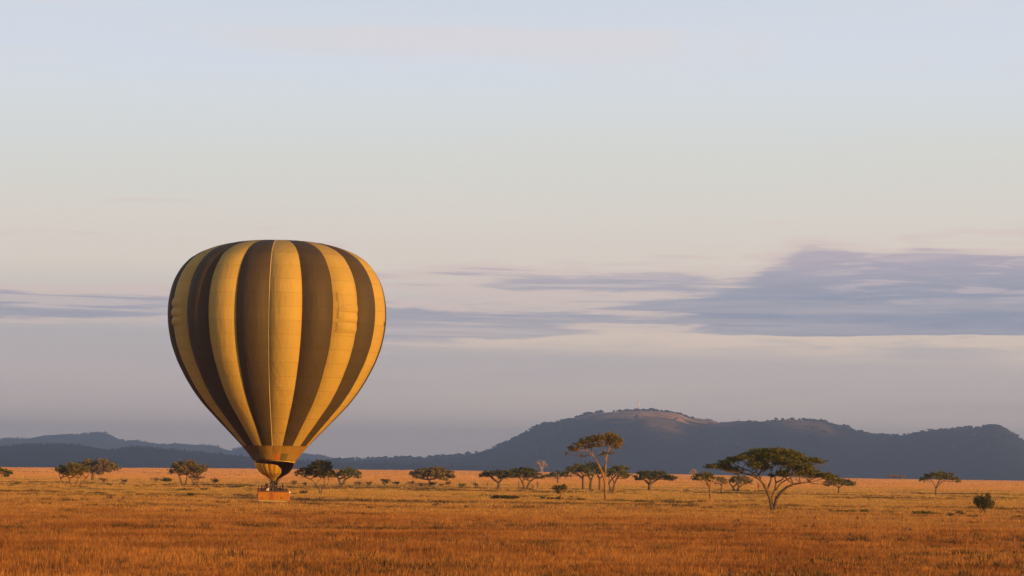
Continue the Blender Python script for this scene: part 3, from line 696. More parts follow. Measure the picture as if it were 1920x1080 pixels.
tree('isolated umbrella acacia with widely spread limbs beyond the tall tree', 1218, 921, 1182, 1267, 881, 901, 'umbrella', M_DARKACACIA, M_BARK, 0.32, 1, 4.6, 0.0, 1.2, 14, seed=15)
tree('thin trunked umbrella tree nearest the large acacia\'s outer branches', 1333, 939, 1294, 1348, 884, 903, 'umbrella', M_ACACIA, M_FEVER, 0.46, 1, 2.8, -0.03, 1.0, 11, seed=16)
tree('small thin acacia between two umbrella trees under the large acacia', 1352, 925, 1339, 1367, 892, 908, 'umbrella', M_GREYLEAF, M_BARK, 0.45, 1, 2.2, 0.02, 1.0, 7, seed=17)
tree('low domed acacia behind the large acacia\'s left branches', 1380, 923, 1361, 1414, 889, 908, 'umbrella', M_GREYLEAF, M_BARK, 0.26, 2, 4.2, 0.0, 1.3, 11, seed=18)
tree('small umbrella tree just past the large acacia\'s outermost branch', 1572, 927, 1541, 1605, 896, 911, 'umbrella', M_ACACIA, M_BARK, 0.42, 1, 2.4, 0.03, 1.25, 11, seed=19)
tree('lone flat topped acacia with slender forked limbs far from the others', 1755, 929, 1722, 1799, 883, 903, 'umbrella', M_ACACIA, M_BARK, 0.30, 1, 2.2, 0.0, 0.85, 12, seed=20)
tree('faint low tree on the horizon beyond the lone acacia', 1674, 898, 1655, 1696, 891, 895, 'umbrella', M_DRYBUSH, M_BARK, 0.3, 1, 2.0, 0.0, 1.0, 6, seed=21)
tree('brownish shrub tree tucked against the rounded grey green tree', 366, 908, 352, 380, 884, 903, 'round', M_DRYBUSH, M_BARK, 0.35, 3, 2.5, 0.0, 1.0, 9, seed=22)

def bare_tree(label, x, y, top, width, mat, seed, levels=4, r0=2.0, name='bare_tree', fork=3, group='leafless trees'):
    g = np.random.default_rng(3000 + seed); P = ground_hit(x, y); s = P.y / F; H = (y - top) * s; W = width * s / 2
    root = empty(name, (P.x, P.y, P.z - 0.03), label, 'tree', group)
    tr, br = MB(), MB(); rm = P.y / 2844 * 0.13
    def rec(p, d, ln, r, lv):
        e = p + d * ln; C = curve(p, e, g.uniform(-.05, .05), g, 4, 0.05)
        (tr if lv == levels else br).tube(C, np.linspace(max(r, rm), max(r * 0.65, rm), 4), 5 if lv > 1 else 3)
        if lv == 0: return
        for q in range(fork + (lv < 3)):
            v = d + g.normal(0, 0.62, 3) * np.array([1, 1, 0.6]) + np.array([0, 0, 0.12]); v /= np.linalg.norm(v)
            rec(C[-1] if q else C[2], v * np.array([W / H * 1.5, W / H * 1.5, 1]) if lv == levels else v, ln * g.uniform(0.55, 0.8), r * 0.6, lv - 1)
    rec(np.array([0, 0, -0.05]), np.array([0.05, 0, 1.0]), H * 0.34, r0 * s / 2, levels)
    tr.build('trunk', mat, root); br.build('branches', mat, root)
    return root
bare_tree('pale pink leafless tree rising behind the dark umbrella acacias', 1013, 905, 862, 34, M_PINKTWIG, 1, 5, 2.0)
bare_tree('small reddish leafless tree on the horizon near the large acacia', 1302, 899, 876, 28, M_PINKTWIG, 2, 5, 1.6)
bare_tree('thin leafless young tree seen through the large acacia\'s branches', 1421, 929, 899, 12, M_BARK, 3, 3, 1.6, fork=2)
bare_tree('bare forked pole of a tree under the flat topped acacia', 914, 917, 895, 7, M_BARK, 4, 2, 1.5, fork=2)
bare_tree('bare twin stemmed young tree between the two dark umbrella acacias', 972, 918, 895, 10, M_BARK, 5, 2, 1.8, fork=2)
bare_tree('pale bare stem at the outer edge of the dark umbrella acacia', 1007, 917, 893, 6, M_FEVER, 6, 2, 1.8, fork=2)
bare_tree('leaning bare stem beside the pale one under the dark acacia', 999, 918, 903, 8, M_DARKBARK, 7, 2, 1.6, fork=2)

def bush(label, x, y, w, h, mat=None, seed=0, n=7, dens=1.0, name='bush', group='bushes scattered over the plain', stem=0.12):
    g = np.random.default_rng(4000 + seed + int(x)); P = ground_hit(x, y); s = P.y / F; mat = mat or M_BUSH
    root = empty(name, (P.x, P.y, P.z - 0.02), label, 'bush', group); Rr = w * s / 2; H = h * s
    pads = auto_pads('round', Rr, H * stem, H, 0, n, g)
    L = max(0.09, P.y / 2844 * 0.85); rm = P.y / 2844 * 0.12
    V, Fc = leaves(pads, L, dens, g); V[:, 2] = np.maximum(V[:, 2], 0.0); quick_mesh('foliage', V, Fc, mat, root)
    mb = MB()
    for q in range(5):
        a = g.uniform(0, 6.28); C = curve((0.1 * Rr * math.cos(a), 0.1 * Rr * math.sin(a), -0.05), (0.6 * Rr * math.cos(a), 0.6 * Rr * math.sin(a), H * 0.75), -0.05, g, 4)
        mb.tube(C, np.linspace(rm * 2, rm * 0.8, 4), 4)
    mb.build('stem', M_BARK, root)
    return root
B = bush
B('upright egg shaped dark bush standing alone near the frame edge', 1842, 967, 42, 47, M_BUSH, 12, 30, 1.3, stem=0.0)
B('round dark bush between the lone flat acacia and the egg shaped bush', 1801, 967, 15, 10, M_BUSH, 2, 6, 1.4)
B('low dark clump touching the round bush beside the egg shaped bush', 1783, 968, 15, 7, M_BUSH, 3, 5, 1.3)
B('long low green thicket in front of the lone flat acacia', 1740, 966, 56, 8, M_OLIVE, 4, 12, 1.1)
B('flat dark scrub at the foot of the egg shaped bush', 1828, 971, 34, 5, M_BUSH, 5, 8, 1.0)
B('flat dark scrub at the frame edge past the egg shaped bush', 1908, 973, 34, 7, M_BUSH, 6, 8, 1.0)
B('low green scrub between the large acacia and the long thicket', 1622, 963, 22, 9, M_OLIVE, 7, 7, 1.1)
B('wide flat green scrub just past the large acacia\'s foot', 1580, 963, 66, 7, M_OLIVE, 8, 13, 1.0)
B('tiny green tuft at the end of the flat scrub past the large acacia', 1528, 961, 12, 5, M_OLIVE, 9, 5, 1.0)
B('tiny green tuft beside the long thicket', 1672, 964, 12, 6, M_OLIVE, 10, 5, 1.0)
B('long low dark green thicket in front of the flat topped acacias', 948, 938, 57, 10, M_BUSH, 11, 14, 1.6)
B('small dark bush just past the long dark thicket', 1018, 937, 9, 6, M_BUSH, 12, 5, 1.2)
B('low olive bush next to the slim sapling', 1031, 938, 15, 7, M_OLIVE, 13, 6, 1.2)
B('dark bush hiding the foot of the slim sapling', 1047, 938.5, 20, 7, M_BUSH, 14, 6, 1.2)
B('rounded brown bush between the sapling and the tall tree', 1088, 941, 19, 8, M_BUSH, 15, 6, 1.2)
B('small dark bush behind the rounded brown bush', 1072, 935, 10, 5, M_BUSH, 16, 5, 1.2)
B('low green scrub past the foot of the tall tree', 1168, 942, 40, 5, M_OLIVE, 17, 9, 1.0)
B('flat dark scrub in front of the isolated spreading acacia', 1205, 944, 40, 6, M_BUSH, 18, 9, 1.0)
B('flat green scrub midway from the isolated acacia to the large acacia', 1275, 946, 60, 6, M_OLIVE, 19, 12, 0.9)
B('small dark scrub in front of the thin trunked umbrella tree', 1372, 951, 24, 4, M_BUSH, 20, 6, 0.9)
B('rounded green bush close beside the balloon basket', 569, 928, 17, 11, M_BUSH, 21, 7, 1.5)
B('flat green scrub between the basket and the rounded green bush', 550, 929, 18, 5, M_OLIVE, 22, 6, 1.1)
B('grey twiggy bush behind the basket\'s green bush', 551, 912, 14, 15, M_MAUVE, 23, 6, 0.9)
B('small dark bush under the gnarled tree\'s overhanging branches', 572, 912, 9, 9, M_BUSH, 24, 5, 1.0)
B('brown grey bush past the green umbrella tree', 671, 912, 17, 10, M_DRYBUSH, 25, 6, 1.0)
B('rounded brown bush between the umbrella tree and the small dark bushes', 691, 912, 13, 11, M_DRYBUSH, 26, 6, 1.0)
B('small dense dark bush shaped like a little tree', 723, 912, 19, 16, M_DARKACACIA, 27, 8, 1.4)
B('small dark bush with a flat top beside the dense dark one', 742, 914, 17, 11, M_DARKACACIA, 28, 6, 1.2, stem=0.4)
B('thin brown twiggy bush at the edge of the domed acacia', 770, 913, 20, 13, M_DRYBUSH, 29, 6, 0.45)
B('grey green bush at the foot of the domed acacia', 808, 912, 24, 9, M_BUSH, 30, 7, 1.4)
B('brown bush beside the domed acacia\'s trunk', 788, 913, 22, 8, M_DRYBUSH, 31, 7, 0.9)
B('brown grey bush below the domed acacia\'s outer branches', 840, 914, 16, 15, M_MAUVE, 32, 7, 1.0)
B('low brown bush between the trunk and the rim of the domed acacia', 828, 913, 12, 7, M_DRYBUSH, 33, 5, 0.9)
B('rounded olive bush alone past the domed acacia', 866, 914, 16, 9, M_OLIVE, 34, 6, 1.3)
B('sparse bush on a thin stem before the flat topped acacia', 893, 917, 13, 13, M_GREYLEAF, 35, 5, 1.0, stem=0.45)
B('dark rounded bush on open grass below the rounded grey green tree', 357, 934, 17, 10, M_BUSH, 36, 7, 1.4)
B('low green scrub in front of the rounded grey green tree', 345, 921, 30, 6, M_OLIVE, 37, 8, 1.0)
B('small green bush at the end of the low scrub near the grey green tree', 383, 921, 15, 7, M_OLIVE, 38, 6, 1.2)
B('dark bush on the balloon side of the rounded grey green tree', 402, 907, 21, 10, M_DARKACACIA, 39, 7, 1.2)
B('dark wide bush just before the rounded grey green tree', 313, 906, 28, 11, M_DARKACACIA, 40, 8, 1.4)
B('pale brown bush at the outer end of the dark wide bush', 291, 906, 17, 12, M_DRYBUSH, 41, 6, 0.8)
B('brown grey bush under the grey umbrella tree', 194, 905, 20, 10, M_DRYBUSH, 42, 7, 1.0)
B('small dark bush in the open beside the grey umbrella tree', 232, 905, 13, 8, M_MAUVE, 43, 6, 1.2)
B('flat dark scrub around the foot of the yellow stemmed tree', 148, 916, 44, 4, M_BUSH, 44, 9, 1.2)
B('small green bush nearest the cut off umbrella tree', 21, 914, 14, 7, M_OLIVE, 45, 6, 1.2)
B('low green bush behind the small green bush at the frame edge', 34, 908, 14, 5, M_OLIVE, 46, 5, 1.0)
B('low tuft midway from the frame edge to the yellow stemmed tree', 58, 915, 22, 4, M_OLIVE, 47, 6, 0.9)
B('low tuft nearest to the yellow stemmed tree', 100, 916, 24, 4, M_BUSH, 48, 6, 0.9)
B('low green bush in the open before the dark wide bush', 206, 912, 10, 5, M_OLIVE, 49, 5, 1.0)
B('small scrub on open grass before the pale brown bush', 257, 913, 11, 4, M_OLIVE, 50, 5, 1.0)
B('long flat dark scrub lying in rust coloured grass', 180, 927, 38, 4, M_BUSH, 51, 9, 1.1)
B('low brown scrub on the grass between basket and dark rounded bush', 402, 937, 26, 5, M_DRYBUSH, 52, 6, 0.9)
B('flat green scrub on the grass before the basket', 448, 914, 34, 4, M_OLIVE, 53, 8, 0.9)

def mound(label, x, y, w, h, seed):
    g = np.random.default_rng(5000 + seed); P = ground_hit(x, y); s = P.y / F; n, rgs = 22, 8; V = []; Fc = []
    ph = g.uniform(0, 6.28, 8); nz = lambda a, r: 1 + 0.22 * math.sin(2 * a + ph[0]) + 0.14 * math.sin(5 * a + ph[1] + 3 * r) + 0.10 * math.sin(9 * a + ph[2])
    for i in range(rgs):
        r = 1 - i / (rgs - 1) * 0.97
        for j in range(n):
            a = 2 * math.pi * j / n; q = nz(a, r)
            V.append((w * s / 2 * r * q * math.cos(a), w * s / 2 * 0.8 * r * q * math.sin(a), -0.04 + h * s * (1 - r ** 1.6) * (1 + 0.25 * math.sin(3 * a + ph[3] + 4 * r)) + g.normal(0, 0.03)))
    for i in range(rgs - 1):
        for j in range(n): Fc.append((i * n + j, i * n + (j + 1) % n, (i + 1) * n + (j + 1) % n, (i + 1) * n + j))
    Fc.append(tuple((rgs - 1) * n + j for j in range(n)))
    o = mesh_obj('earth_mound', V, Fc, M_EARTH, None, True); o.location = P
    return tag(o, label, 'mound', 'earth mounds in the grass')
mound('low brown earth mound below the large acacia', 1384, 986, 30, 11, 1)
mound('dark reddish earth mound nearest the viewer in the rust grass', 1702, 1000, 36, 10, 2)
mound('brown earth mound in the rust grass near the long flat scrub', 207, 938, 24, 9, 3)
mound('smaller earth mound beside the brown one near the flat scrub', 233, 939, 18, 7, 4)
mound('brown earth mound in the grass below the domed acacia', 820, 952, 24, 9, 5)
mound('little earth mound behind the brown one below the domed acacia', 791, 934, 16, 6, 6)
mound('flat earth mound in the grass below the tall tree', 1195, 953, 22, 5, 7)
mound('flat earth mound at the near side of the slim sapling', 1030, 950, 28, 5, 8)
mound('little reddish earth mound below the egg shaped bush', 1819, 985, 18, 7, 9)

# ------------------------------------------------------------------ mast on the summit
def build_mast():
    p = at(1198, 771, HILL_Y); zt = at(1198, 751, HILL_Y).z; h = zt - p.z; p.z -= 3
    root = empty('radio_mast', p, 'slim pale radio mast on the bare summit of the hill', 'mast')
    m_w = noisy('mast_paint', (0.74, 0.70, 0.66), (0.82, 0.78, 0.74), 0.3, 0.6, 0); m_r = noisy('mast_red_paint', (0.40, 0.12, 0.08), (0.5, 0.17, 0.1), 0.3, 0.6, 0)
    for k in range(3):
        a = k * 2.094; mb = MB(); mb.tube([(2.2 * math.cos(a), 2.2 * math.sin(a), 0), (0.5 * math.cos(a), 0.5 * math.sin(a), h * 0.75)], 1.1, 5); mb.build('leg', m_w, root)
    for i in range(7):
        z0 = h * 0.1 * i + 1; r0 = 2.2 - 1.7 * z0 / (h * 0.75); mb = MB()
        mb.tube([(r0 * math.cos(k * 2.094), r0 * math.sin(k * 2.094), z0) for k in (0, 1, 2, 3)], 0.5, 4)
        mb.tube([(r0 * math.cos(k * 2.094), r0 * math.sin(k * 2.094), z0 + (k % 2) * h * 0.1) for k in (0, 1, 2, 3)], 0.4, 4)
        mb.build('cross_brace', m_r if i % 2 else m_w, root)
    MB().tube([(0, 0, h * 0.70), (0, 0, h + 3)], [1.7, 1.2], 6).build('antenna', m_w, root)
    for z, a in ((0.45, 0.2), (0.55, -2.2), (0.62, -1.2)):
        c = Vector((1.8 * math.cos(a), 1.8 * math.sin(a), h * z)); d = Vector((math.cos(a), math.sin(a), 0))
        MB().tube([c - d * 0.5, c, c + d * 0.4], [0.8, 2.0, 2.2], 10).build('dish', m_w, root)
    q = at(1201, 771, HILL_Y - 5); q.z -= 3
    hut = empty('equipment_hut', q, 'small white hut at the foot of the radio mast', 'hut')
    MB().box((0, 0, 3.0), (9, 5, 6)).build('wall', m_w, hut); MB().box((0, 0, 6.2), (10, 6, 0.4)).build('roof', m_r, hut); MB().box((0, -2.56, 2.2), (1.2, 0.1, 2.4)).build('door', m_r, hut)
build_mast()

# ------------------------------------------------------------------ the balloon
BY = 341.0; BS = BY / F                      # metres per photograph pixel at the balloon
def fabric(name, c1, dirt=0.16, transl=0.10):
    mt, k, p = material(name, 0.62)
    ob = k.node('ShaderNodeTexCoord').outputs['Object']; x, y, z = k.sep(ob)
    row = k.math('FLOOR', k.math('MULTIPLY', z, 0.62))
    wn = k.node('ShaderNodeTexWhiteNoise', noise_dimensions='1D'); k.put(wn.inputs['W'], row)
    n = k.noise(ob, 0.45, 6, 0.6); n2 = k.noise(k.vec(k.math('MULTIPLY', x, 2.5), k.math('MULTIPLY', y, 2.5), k.math('MULTIPLY', z, 0.35)), 1.0, 4)
    v = k.math('ADD', 1 - dirt, k.math('ADD', k.math('MULTIPLY', wn.outputs[0], 0.10), k.math('MULTIPLY', n, dirt)))
    hsv = k.node('ShaderNodeHueSaturation'); hsv.inputs['Color'].default_value = c1 + (1,); k.put(hsv.inputs['Value'], v)
    # thin stitched seams between the horizontal panels
    fr = k.math('ABSOLUTE', k.math('SUBTRACT', k.math('FRACT', k.math('MULTIPLY', z, 0.62)), 0.5))
    seam = k.step(fr, 0.47, 0.495)
    c = k.mix(k.math('MULTIPLY', seam, 0.5), hsv.outputs[0], tuple(q * 0.55 for q in c1) + (1,))
    k.put(p.inputs['Base Color'], c)
    k.put(p.inputs['Normal'], k.bump(k.math('ADD', k.math('MULTIPLY', n2, 0.6), n), 0.4, 0.3))
    tr = k.node("ShaderNodeBsdfTranslucent"); k.put(tr.inputs[0], k.mix(1.0, c, (1.0, 0.72, 0.5, 1), 'MULTIPLY'))
    ms = k.node('ShaderNodeMixShader'); ms.inputs[0].default_value = transl
    k.l.new(p.outputs[0], ms.inputs[1]); k.l.new(tr.outputs[0], ms.inputs[2]); k.l.new(ms.outputs[0], mt.node_tree.nodes['Material Output'].inputs[0])
    return mt
M_YEL = fabric('yellow_fabric', (0.54, 0.335, 0.085)); M_DRK = fabric('olive_fabric', (0.078, 0.049, 0.026), transl=0.04)
M_MUST = fabric('mustard_fabric', (0.36, 0.19, 0.035)); M_ORG = fabric('orange_fabric', (0.50, 0.17, 0.03)); M_OLV = fabric('faded_olive_fabric', (0.17, 0.125, 0.04)); M_BRN = fabric('brown_fabric', (0.17, 0.09, 0.03))
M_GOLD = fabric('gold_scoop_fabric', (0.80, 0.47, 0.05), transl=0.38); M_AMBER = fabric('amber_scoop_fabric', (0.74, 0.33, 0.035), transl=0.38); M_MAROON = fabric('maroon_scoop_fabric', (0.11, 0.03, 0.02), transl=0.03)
M_TAPE = noisy('pale_tape', (0.72, 0.52, 0.26), (0.8, 0.6, 0.32), 2.0, 0.7, 0)
M_SHADEMARK = noisy('shade_line_and_mark', (0.05, 0.035, 0.02), (0.07, 0.05, 0.03), 2.0, 0.7, 0)
M_STEEL = noisy('burner_steel', (0.045, 0.03, 0.028), (0.08, 0.055, 0.05), 5.0, 0.45, 0.1)
M_SLEEVE = noisy('upright_sleeve', (0.05, 0.025, 0.02), (0.08, 0.04, 0.03), 5.0, 0.8, 0.1)
M_LEATHER = noisy('rim_leather', (0.12, 0.055, 0.03), (0.18, 0.085, 0.045), 6.0, 0.7, 0.2)
def wicker_material(name, c1, c2):
    mt, k, p = material(name, 0.8); ob = k.node('ShaderNodeTexCoord').outputs['Object']; x, y, z = k.sep(ob)
    s = k.math('ADD', k.math('SINE', k.math('MULTIPLY', k.math('ADD', x, y), 40)), k.math('SINE', k.math('MULTIPLY', z, 110)))
    n = k.noise(ob, 3.0, 4); k.put(p.inputs['Base Color'], k.mix(k.step(n, 0.3, 0.7), c1 + (1,), c2 + (1,)))
    k.put(p.inputs['Normal'], k.bump(s, 0.5, 0.02)); return mt
M_WICK = wicker_material('wicker', (0.48, 0.17, 0.02), (0.60, 0.23, 0.03)); M_WICK2 = wicker_material('reddish_wicker', (0.44, 0.13, 0.03), (0.52, 0.165, 0.04))
M_LOGO = noisy('logo_paint', (0.14, 0.03, 0.025), (0.18, 0.04, 0.03), 3.0, 0.7, 0)
M_CREAM = noisy('cream_cloth', (0.72, 0.66, 0.56), (0.82, 0.76, 0.66), 3.0, 0.8, 0.1)

def build_balloon():
    origin = at(513, 938.5, BY)
    root = empty('hot_air_balloon', origin, 'hot air balloon with yellow and dark olive stripes hovering above the grass', 'balloon')
    ax0, ax1 = 514.5, 520.5                    # axis leans very little: pixel x at the mouth and at the equator
    prof = [(452.3, 0.0), (452.4, 18), (452.8, 40), (454.0, 60), (457, 83), (461, 103), (466, 122), (475, 145), (488, 166), (503, 180), (520, 190.5), (535, 197), (550, 201), (570, 204.5), (590, 205.5), (610, 204.5), (630, 201.5), (650, 197), (680, 186), (710, 170.5), (735, 155), (760, 136), (790, 107.5), (815, 83), (836, 63), (852, 49), (866.5, 37.6)]
    ys = np.array([p[0] for p in prof]); rs = np.array([p[1] for p in prof])
    # smooth resample along arc length
    seg = np.concatenate([[0], np.cumsum(np.hypot(np.diff(ys), np.diff(rs)))])
    def smooth(tq):
        y = np.interp(tq, seg, ys); r = np.interp(tq, seg, rs)
        return y, r
    tq = np.linspace(0, seg[-1], 400); yy, rr = smooth(tq); ker = np.hanning(17); ker /= ker.sum()
    yp = np.concatenate([np.full(8, yy[0]), yy, yy[-1] + (np.arange(1, 9) * (yy[-1] - yy[-2]))]); rp = np.concatenate([-rr[8:0:-1], rr, rr[-1] + (np.arange(1, 9) * (rr[-1] - rr[-2]))])
    yy = np.convolve(yp, ker, 'valid'); rr = np.convolve(rp, ker, 'valid'); rr[0] = 0
    Rof = lambda y: float(np.interp(y, yy, rr))
    lean = (ROLL)                               # the photograph is tilted, the balloon stands straight in the world
    def pt(y, r, phi, dz=0.0):
        """phi = 0 towards the camera, growing to the right"""
        up = (938.5 - y)
        cx = 0.6 + 0.004 * up * 0.3
        return ((cx + r * math.sin(phi)) * BS, -r * math.cos(phi) * BS, (up + dz) * BS)
    NG = 20; dphi = 2 * math.pi / NG
    def bulge(y, t):
        """radius factor across a gore, t in -1..1; seams are pulled in by the load tapes"""
        dep = 0.062 * float(np.interp(y, [452, 462, 500, 600, 700, 790, 836, 866], [0.0, 0.35, 0.9, 1.0, 0.95, 0.7, 0.35, 0.15]))
        return 0.999 - dep * abs(t) ** 2.3
    def sheet(y0, y1, g0, g1, rows, cols, name, mat, parent, off=0.0, rim=False, thick=False):
        yl = np.interp(np.linspace(0, 1, rows + 1), np.linspace(0, 1, len(yy)), yy) if y1 is None else None
        if y1 is None: sel = np.linspace(np.searchsorted(yy, 452.8), np.searchsorted(yy, y0), rows + 1).astype(int); yl = yy[sel]; rl = rr[sel]
        else: yl = np.linspace(y0, y1, rows + 1); rl = np.array([Rof(v) for v in yl])
        V = []; Fc = []
        for i in range(rows + 1):
            for j in range(cols + 1):
                u = j / cols; phi = g0 + (g1 - g0) * u
                tt = ((phi / dphi) % 1.0) * 2 - 1
                if (j == 0 and abs(tt - 1) < 1e-3) or (j == cols and abs(tt + 1) < 1e-3) or (1 - abs(tt)) < 1e-3: tt = 1.0
                y = yl[i]
                if rim and i == rows: y = y - 3.0 * max(0, math.cos(phi)) + 1.6 * math.sin(phi)
                V.append(pt(y, (rl[i] + off) * bulge(y, tt), phi))
        for i in range(rows):
            for j in range(cols):
                a = i * (cols + 1) + j; Fc.append((a, a + cols + 1, a + cols + 2, a + 1))
        return mesh_obj(name, V, Fc, mat, parent, True)
    gores = []
    for g in range(NG):
        gores.append(sheet(836.5, None, g * dphi, (g + 1) * dphi, 70, 12, 'gore', M_YEL if g % 2 == 0 else M_DRK, root))
    # crown ring with its pull knot
    V = [pt(452.45, 0, 0)]; Fc = []
    for j in range(40): V.append(pt(452.9, 40, 2 * math.pi * j / 40))
    for j in range(40): Fc.append((0, 1 + j, 1 + (j + 1) % 40))
    mesh_obj('crown_vent', V, Fc, M_DRK, root, True)
    MB().tube([pt(452.6, 6, 0), pt(451.6, 3, 0), pt(452.4, 0, 0)], 0.06, 6).build('crown_ring', M_LEATHER, root)
    # load tapes on every seam; the one facing the camera is pale
    for g in range(NG):
        pts = [pt(v, (Rof(v) + 0.25) * bulge(v, 1.0), g * dphi) for v in np.concatenate([np.linspace(454, 480, 8), np.linspace(490, 836, 40)])]
        MB().tube(pts, 0.034 if g == 0 else 0.03, 4).build('load_tape', M_TAPE if g == 0 else (M_SHADEMARK if g == 18 else M_DRK), root)  # one left seam is coloured dark to paint its shadow line
    # lower band of patched panels, two rows
    for g in range(NG):
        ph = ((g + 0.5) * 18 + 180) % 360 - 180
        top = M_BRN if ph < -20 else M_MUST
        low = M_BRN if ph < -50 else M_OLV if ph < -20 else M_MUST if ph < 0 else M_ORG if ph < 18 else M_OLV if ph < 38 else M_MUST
        sheet(836.5, 851, g * dphi, (g + 1) * dphi, 4, 5, 'band_panel', top, root, 0.15)
        sheet(851.1, 866.5, g * dphi, (g + 1) * dphi, 5, 5, 'band_panel', low, root, 0.15, True)
    # stitched hem around the mouth
    hem = []
    for j in range(81):
        phi = 2 * math.pi * j / 80; hem.append(pt(866.5 - 3.0 * max(0, math.cos(phi)) + 1.6 * math.sin(phi), 37.8, phi))
    MB().tube(hem, 0.035, 5, False).build('mouth_hem', M_TAPE, root)
    # scoop: cloth bowl hung from the far side of the mouth, open towards the camera
    sp = [(865, 37.6), (870, 36.6), (875, 35), (880, 32), (884, 29), (888, 25), (891, 20.5), (894, 15), (897, 10), (900, 6.5), (901.5, 5.5)]
    def bowl_r(y): return float(np.interp(y, [p[0] for p in sp], [p[1] for p in sp]))
    def scoop(n, a0, a1, top, mats):
        for q in range(n):
            V = []; Fc = []; c, rows = 4, 12
            for i in range(rows + 1):
                for j in range(c + 1):
                    u = (q + j / c) / n; phi = a0 + (a1 - a0) * u; t = j / c * 2 - 1; y0 = top(phi); y = y0 + (901.5 - y0) * i / rows
                    V.append(pt(y, bowl_r(y) * (1.02 - 0.045 * t * t), phi))
            for i in range(rows):
                for j in range(c): a = i * (c + 1) + j; Fc.append((a, a + 1, a + c + 2, a + c + 1))
            mesh_obj('scoop_panel', V, Fc, mats[q % len(mats)], root, True)
    # near wall of gold cloth hung a little below the mouth and cut away to the right, far wall of maroon cloth
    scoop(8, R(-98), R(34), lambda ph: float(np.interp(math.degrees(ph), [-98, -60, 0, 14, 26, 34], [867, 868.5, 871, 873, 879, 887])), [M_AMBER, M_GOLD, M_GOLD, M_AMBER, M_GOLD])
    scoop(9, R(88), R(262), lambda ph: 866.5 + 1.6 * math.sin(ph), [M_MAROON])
    # turning vents: folded flaps on two yellow gores
    def vent(phi0, phi1, rows, cords):
        for (y0, y1) in rows:
            V = []; Fc = []; nr, nc = 6, 6
            for i in range(nr + 1):
                w = i / nr; y = y0 + (y1 - y0) * w; o = 0.4 + 3.6 * math.sin(math.pi * min(1, w * 1.02)) ** 0.8 * (0.5 + 0.5 * w)
                for j in range(nc + 1):
                    phi = phi0 + (phi1 - phi0) * j / nc; tt = ((phi / dphi) % 1.0) * 2 - 1
                    e = min(1.0, 6 * j / nc, 6 * (1 - j / nc))
                    V.append(pt(y, Rof(y) * bulge(y, tt) + 0.3 + o * e, phi))
            for i in range(nr):
                for j in range(nc): a = i * (nc + 1) + j; Fc.append((a, a + nc + 1, a + nc + 2, a + 1))
            mesh_obj('vent_flap', V, Fc, M_YEL, root, True)
        for (ph, y0, y1) in cords:
            pts = [pt(v, Rof(v) * bulge(v, ((ph / dphi) % 1.0) * 2 - 1) + 0.5, ph + 0.01 * math.sin(v)) for v in np.linspace(y0, y1, 12)]
            MB().tube(pts, 0.022, 4).build('vent_cord', M_BRN, root)
    vent(R(38.5), R(53.0), [(577, 592), (593.5, 610), (611.5, 630)], [(R(38), 556, 574), (R(38.2), 588, 604), (R(38), 612, 630)])
    vent(R(-71.5), R(-56.5), [(567, 583), (585, 601), (603, 618)], [])
    # registration mark just showing at the envelope's edge
    cu = bpy.data.curves.new('registration', 'FONT'); cu.body = '5H'; cu.size = 0.75; cu.extrude = 0.004
    tmp = bpy.data.objects.new('registration', cu); col.objects.link(tmp)
    dg = bpy.context.evaluated_depsgraph_get(); me = bpy.data.meshes.new_from_object(tmp.evaluated_get(dg)); col.objects.unlink(tmp)
    me.materials.clear(); me.materials.append(M_SHADEMARK)
    y = 611
    for v in me.vertices:
        arc = v.co.x / (Rof(y) * BS); phi = R(79.5) + arc; up = y - v.co.y / BS
        tt = ((phi / dphi) % 1.0) * 2 - 1
        v.co = Vector(pt(up, Rof(up) * bulge(up, tt) + 0.4 + (v.co.z > 0) * 0.2, phi))
    o = bpy.data.objects.new('registration_mark', me); col.objects.link(o); o.parent = root
    # ---- basket, burner and rigging (local pixel coordinates: x from 513, up from 938.5)
    px = lambda x, up, d: ((x - 513) * BS, d, up * BS)
    W = 57.5 * BS; D = 1.65; Hh = 16.6 * BS
    bk = MB().box((0, 0, 0.06), (W - 0.1, D - 0.1, 0.06)).build('basket', M_LEATHER, root)
    def panel(x0, x1, yc, mat, nm='wicker_panel', th=0.09, proud=0.0):
        mb = MB(); mb.box(((x0 + x1) / 2, yc, Hh / 2 + 0.02), (x1 - x0, th, Hh - 0.08)); o = mb.build(nm, mat, bk)
        b = o.modifiers.new('soft', 'BEVEL'); b.width = 0.02; b.segments = 2
        return o
    hw = W / 2; f = -D / 2
    panel(-hw + 0.06, -0.46, f, M_WICK); panel(-0.455, 0.19, f - 0.02, M_WICK2); panel(0.195, hw - 0.06, f, M_WICK)
    panel(-hw + 0.06, hw - 0.06, -f, M_WICK)
    for sx in (-1, 1):
        mb = MB(); mb.box((sx * (hw - 0.05), 0, Hh / 2 + 0.02), (0.09, D - 0.06, Hh - 0.08)); mb.build('wicker_panel', M_WICK, bk)
        for sy in (-1, 1):
            MB().tube([(sx * (hw - 0.03), sy * (D / 2 - 0.01), -0.02), (sx * (hw - 0.03), sy * (D / 2 - 0.01), Hh + 0.05)], 0.075, 8).build('corner_post', M_LEATHER if sx < 0 else M_WICK2, bk)
    rim = [(-hw, f, Hh), (hw, f, Hh), (hw, -f, Hh), (-hw, -f, Hh), (-hw, f, Hh)]
    for i in range(4): MB().tube([rim[i], rim[i + 1]], 0.075, 8).build('padded_rim', M_LEATHER, bk)
    for i in range(3): MB().tube([((-0.46, 0.19, 0.0)[i] if i < 2 else -hw * 0.5, f + 0.1, Hh), ((-0.46, 0.19, 0.0)[i] if i < 2 else -hw * 0.5, -f - 0.1, Hh)], 0.05, 6).build('partition', M_LEATHER, bk)
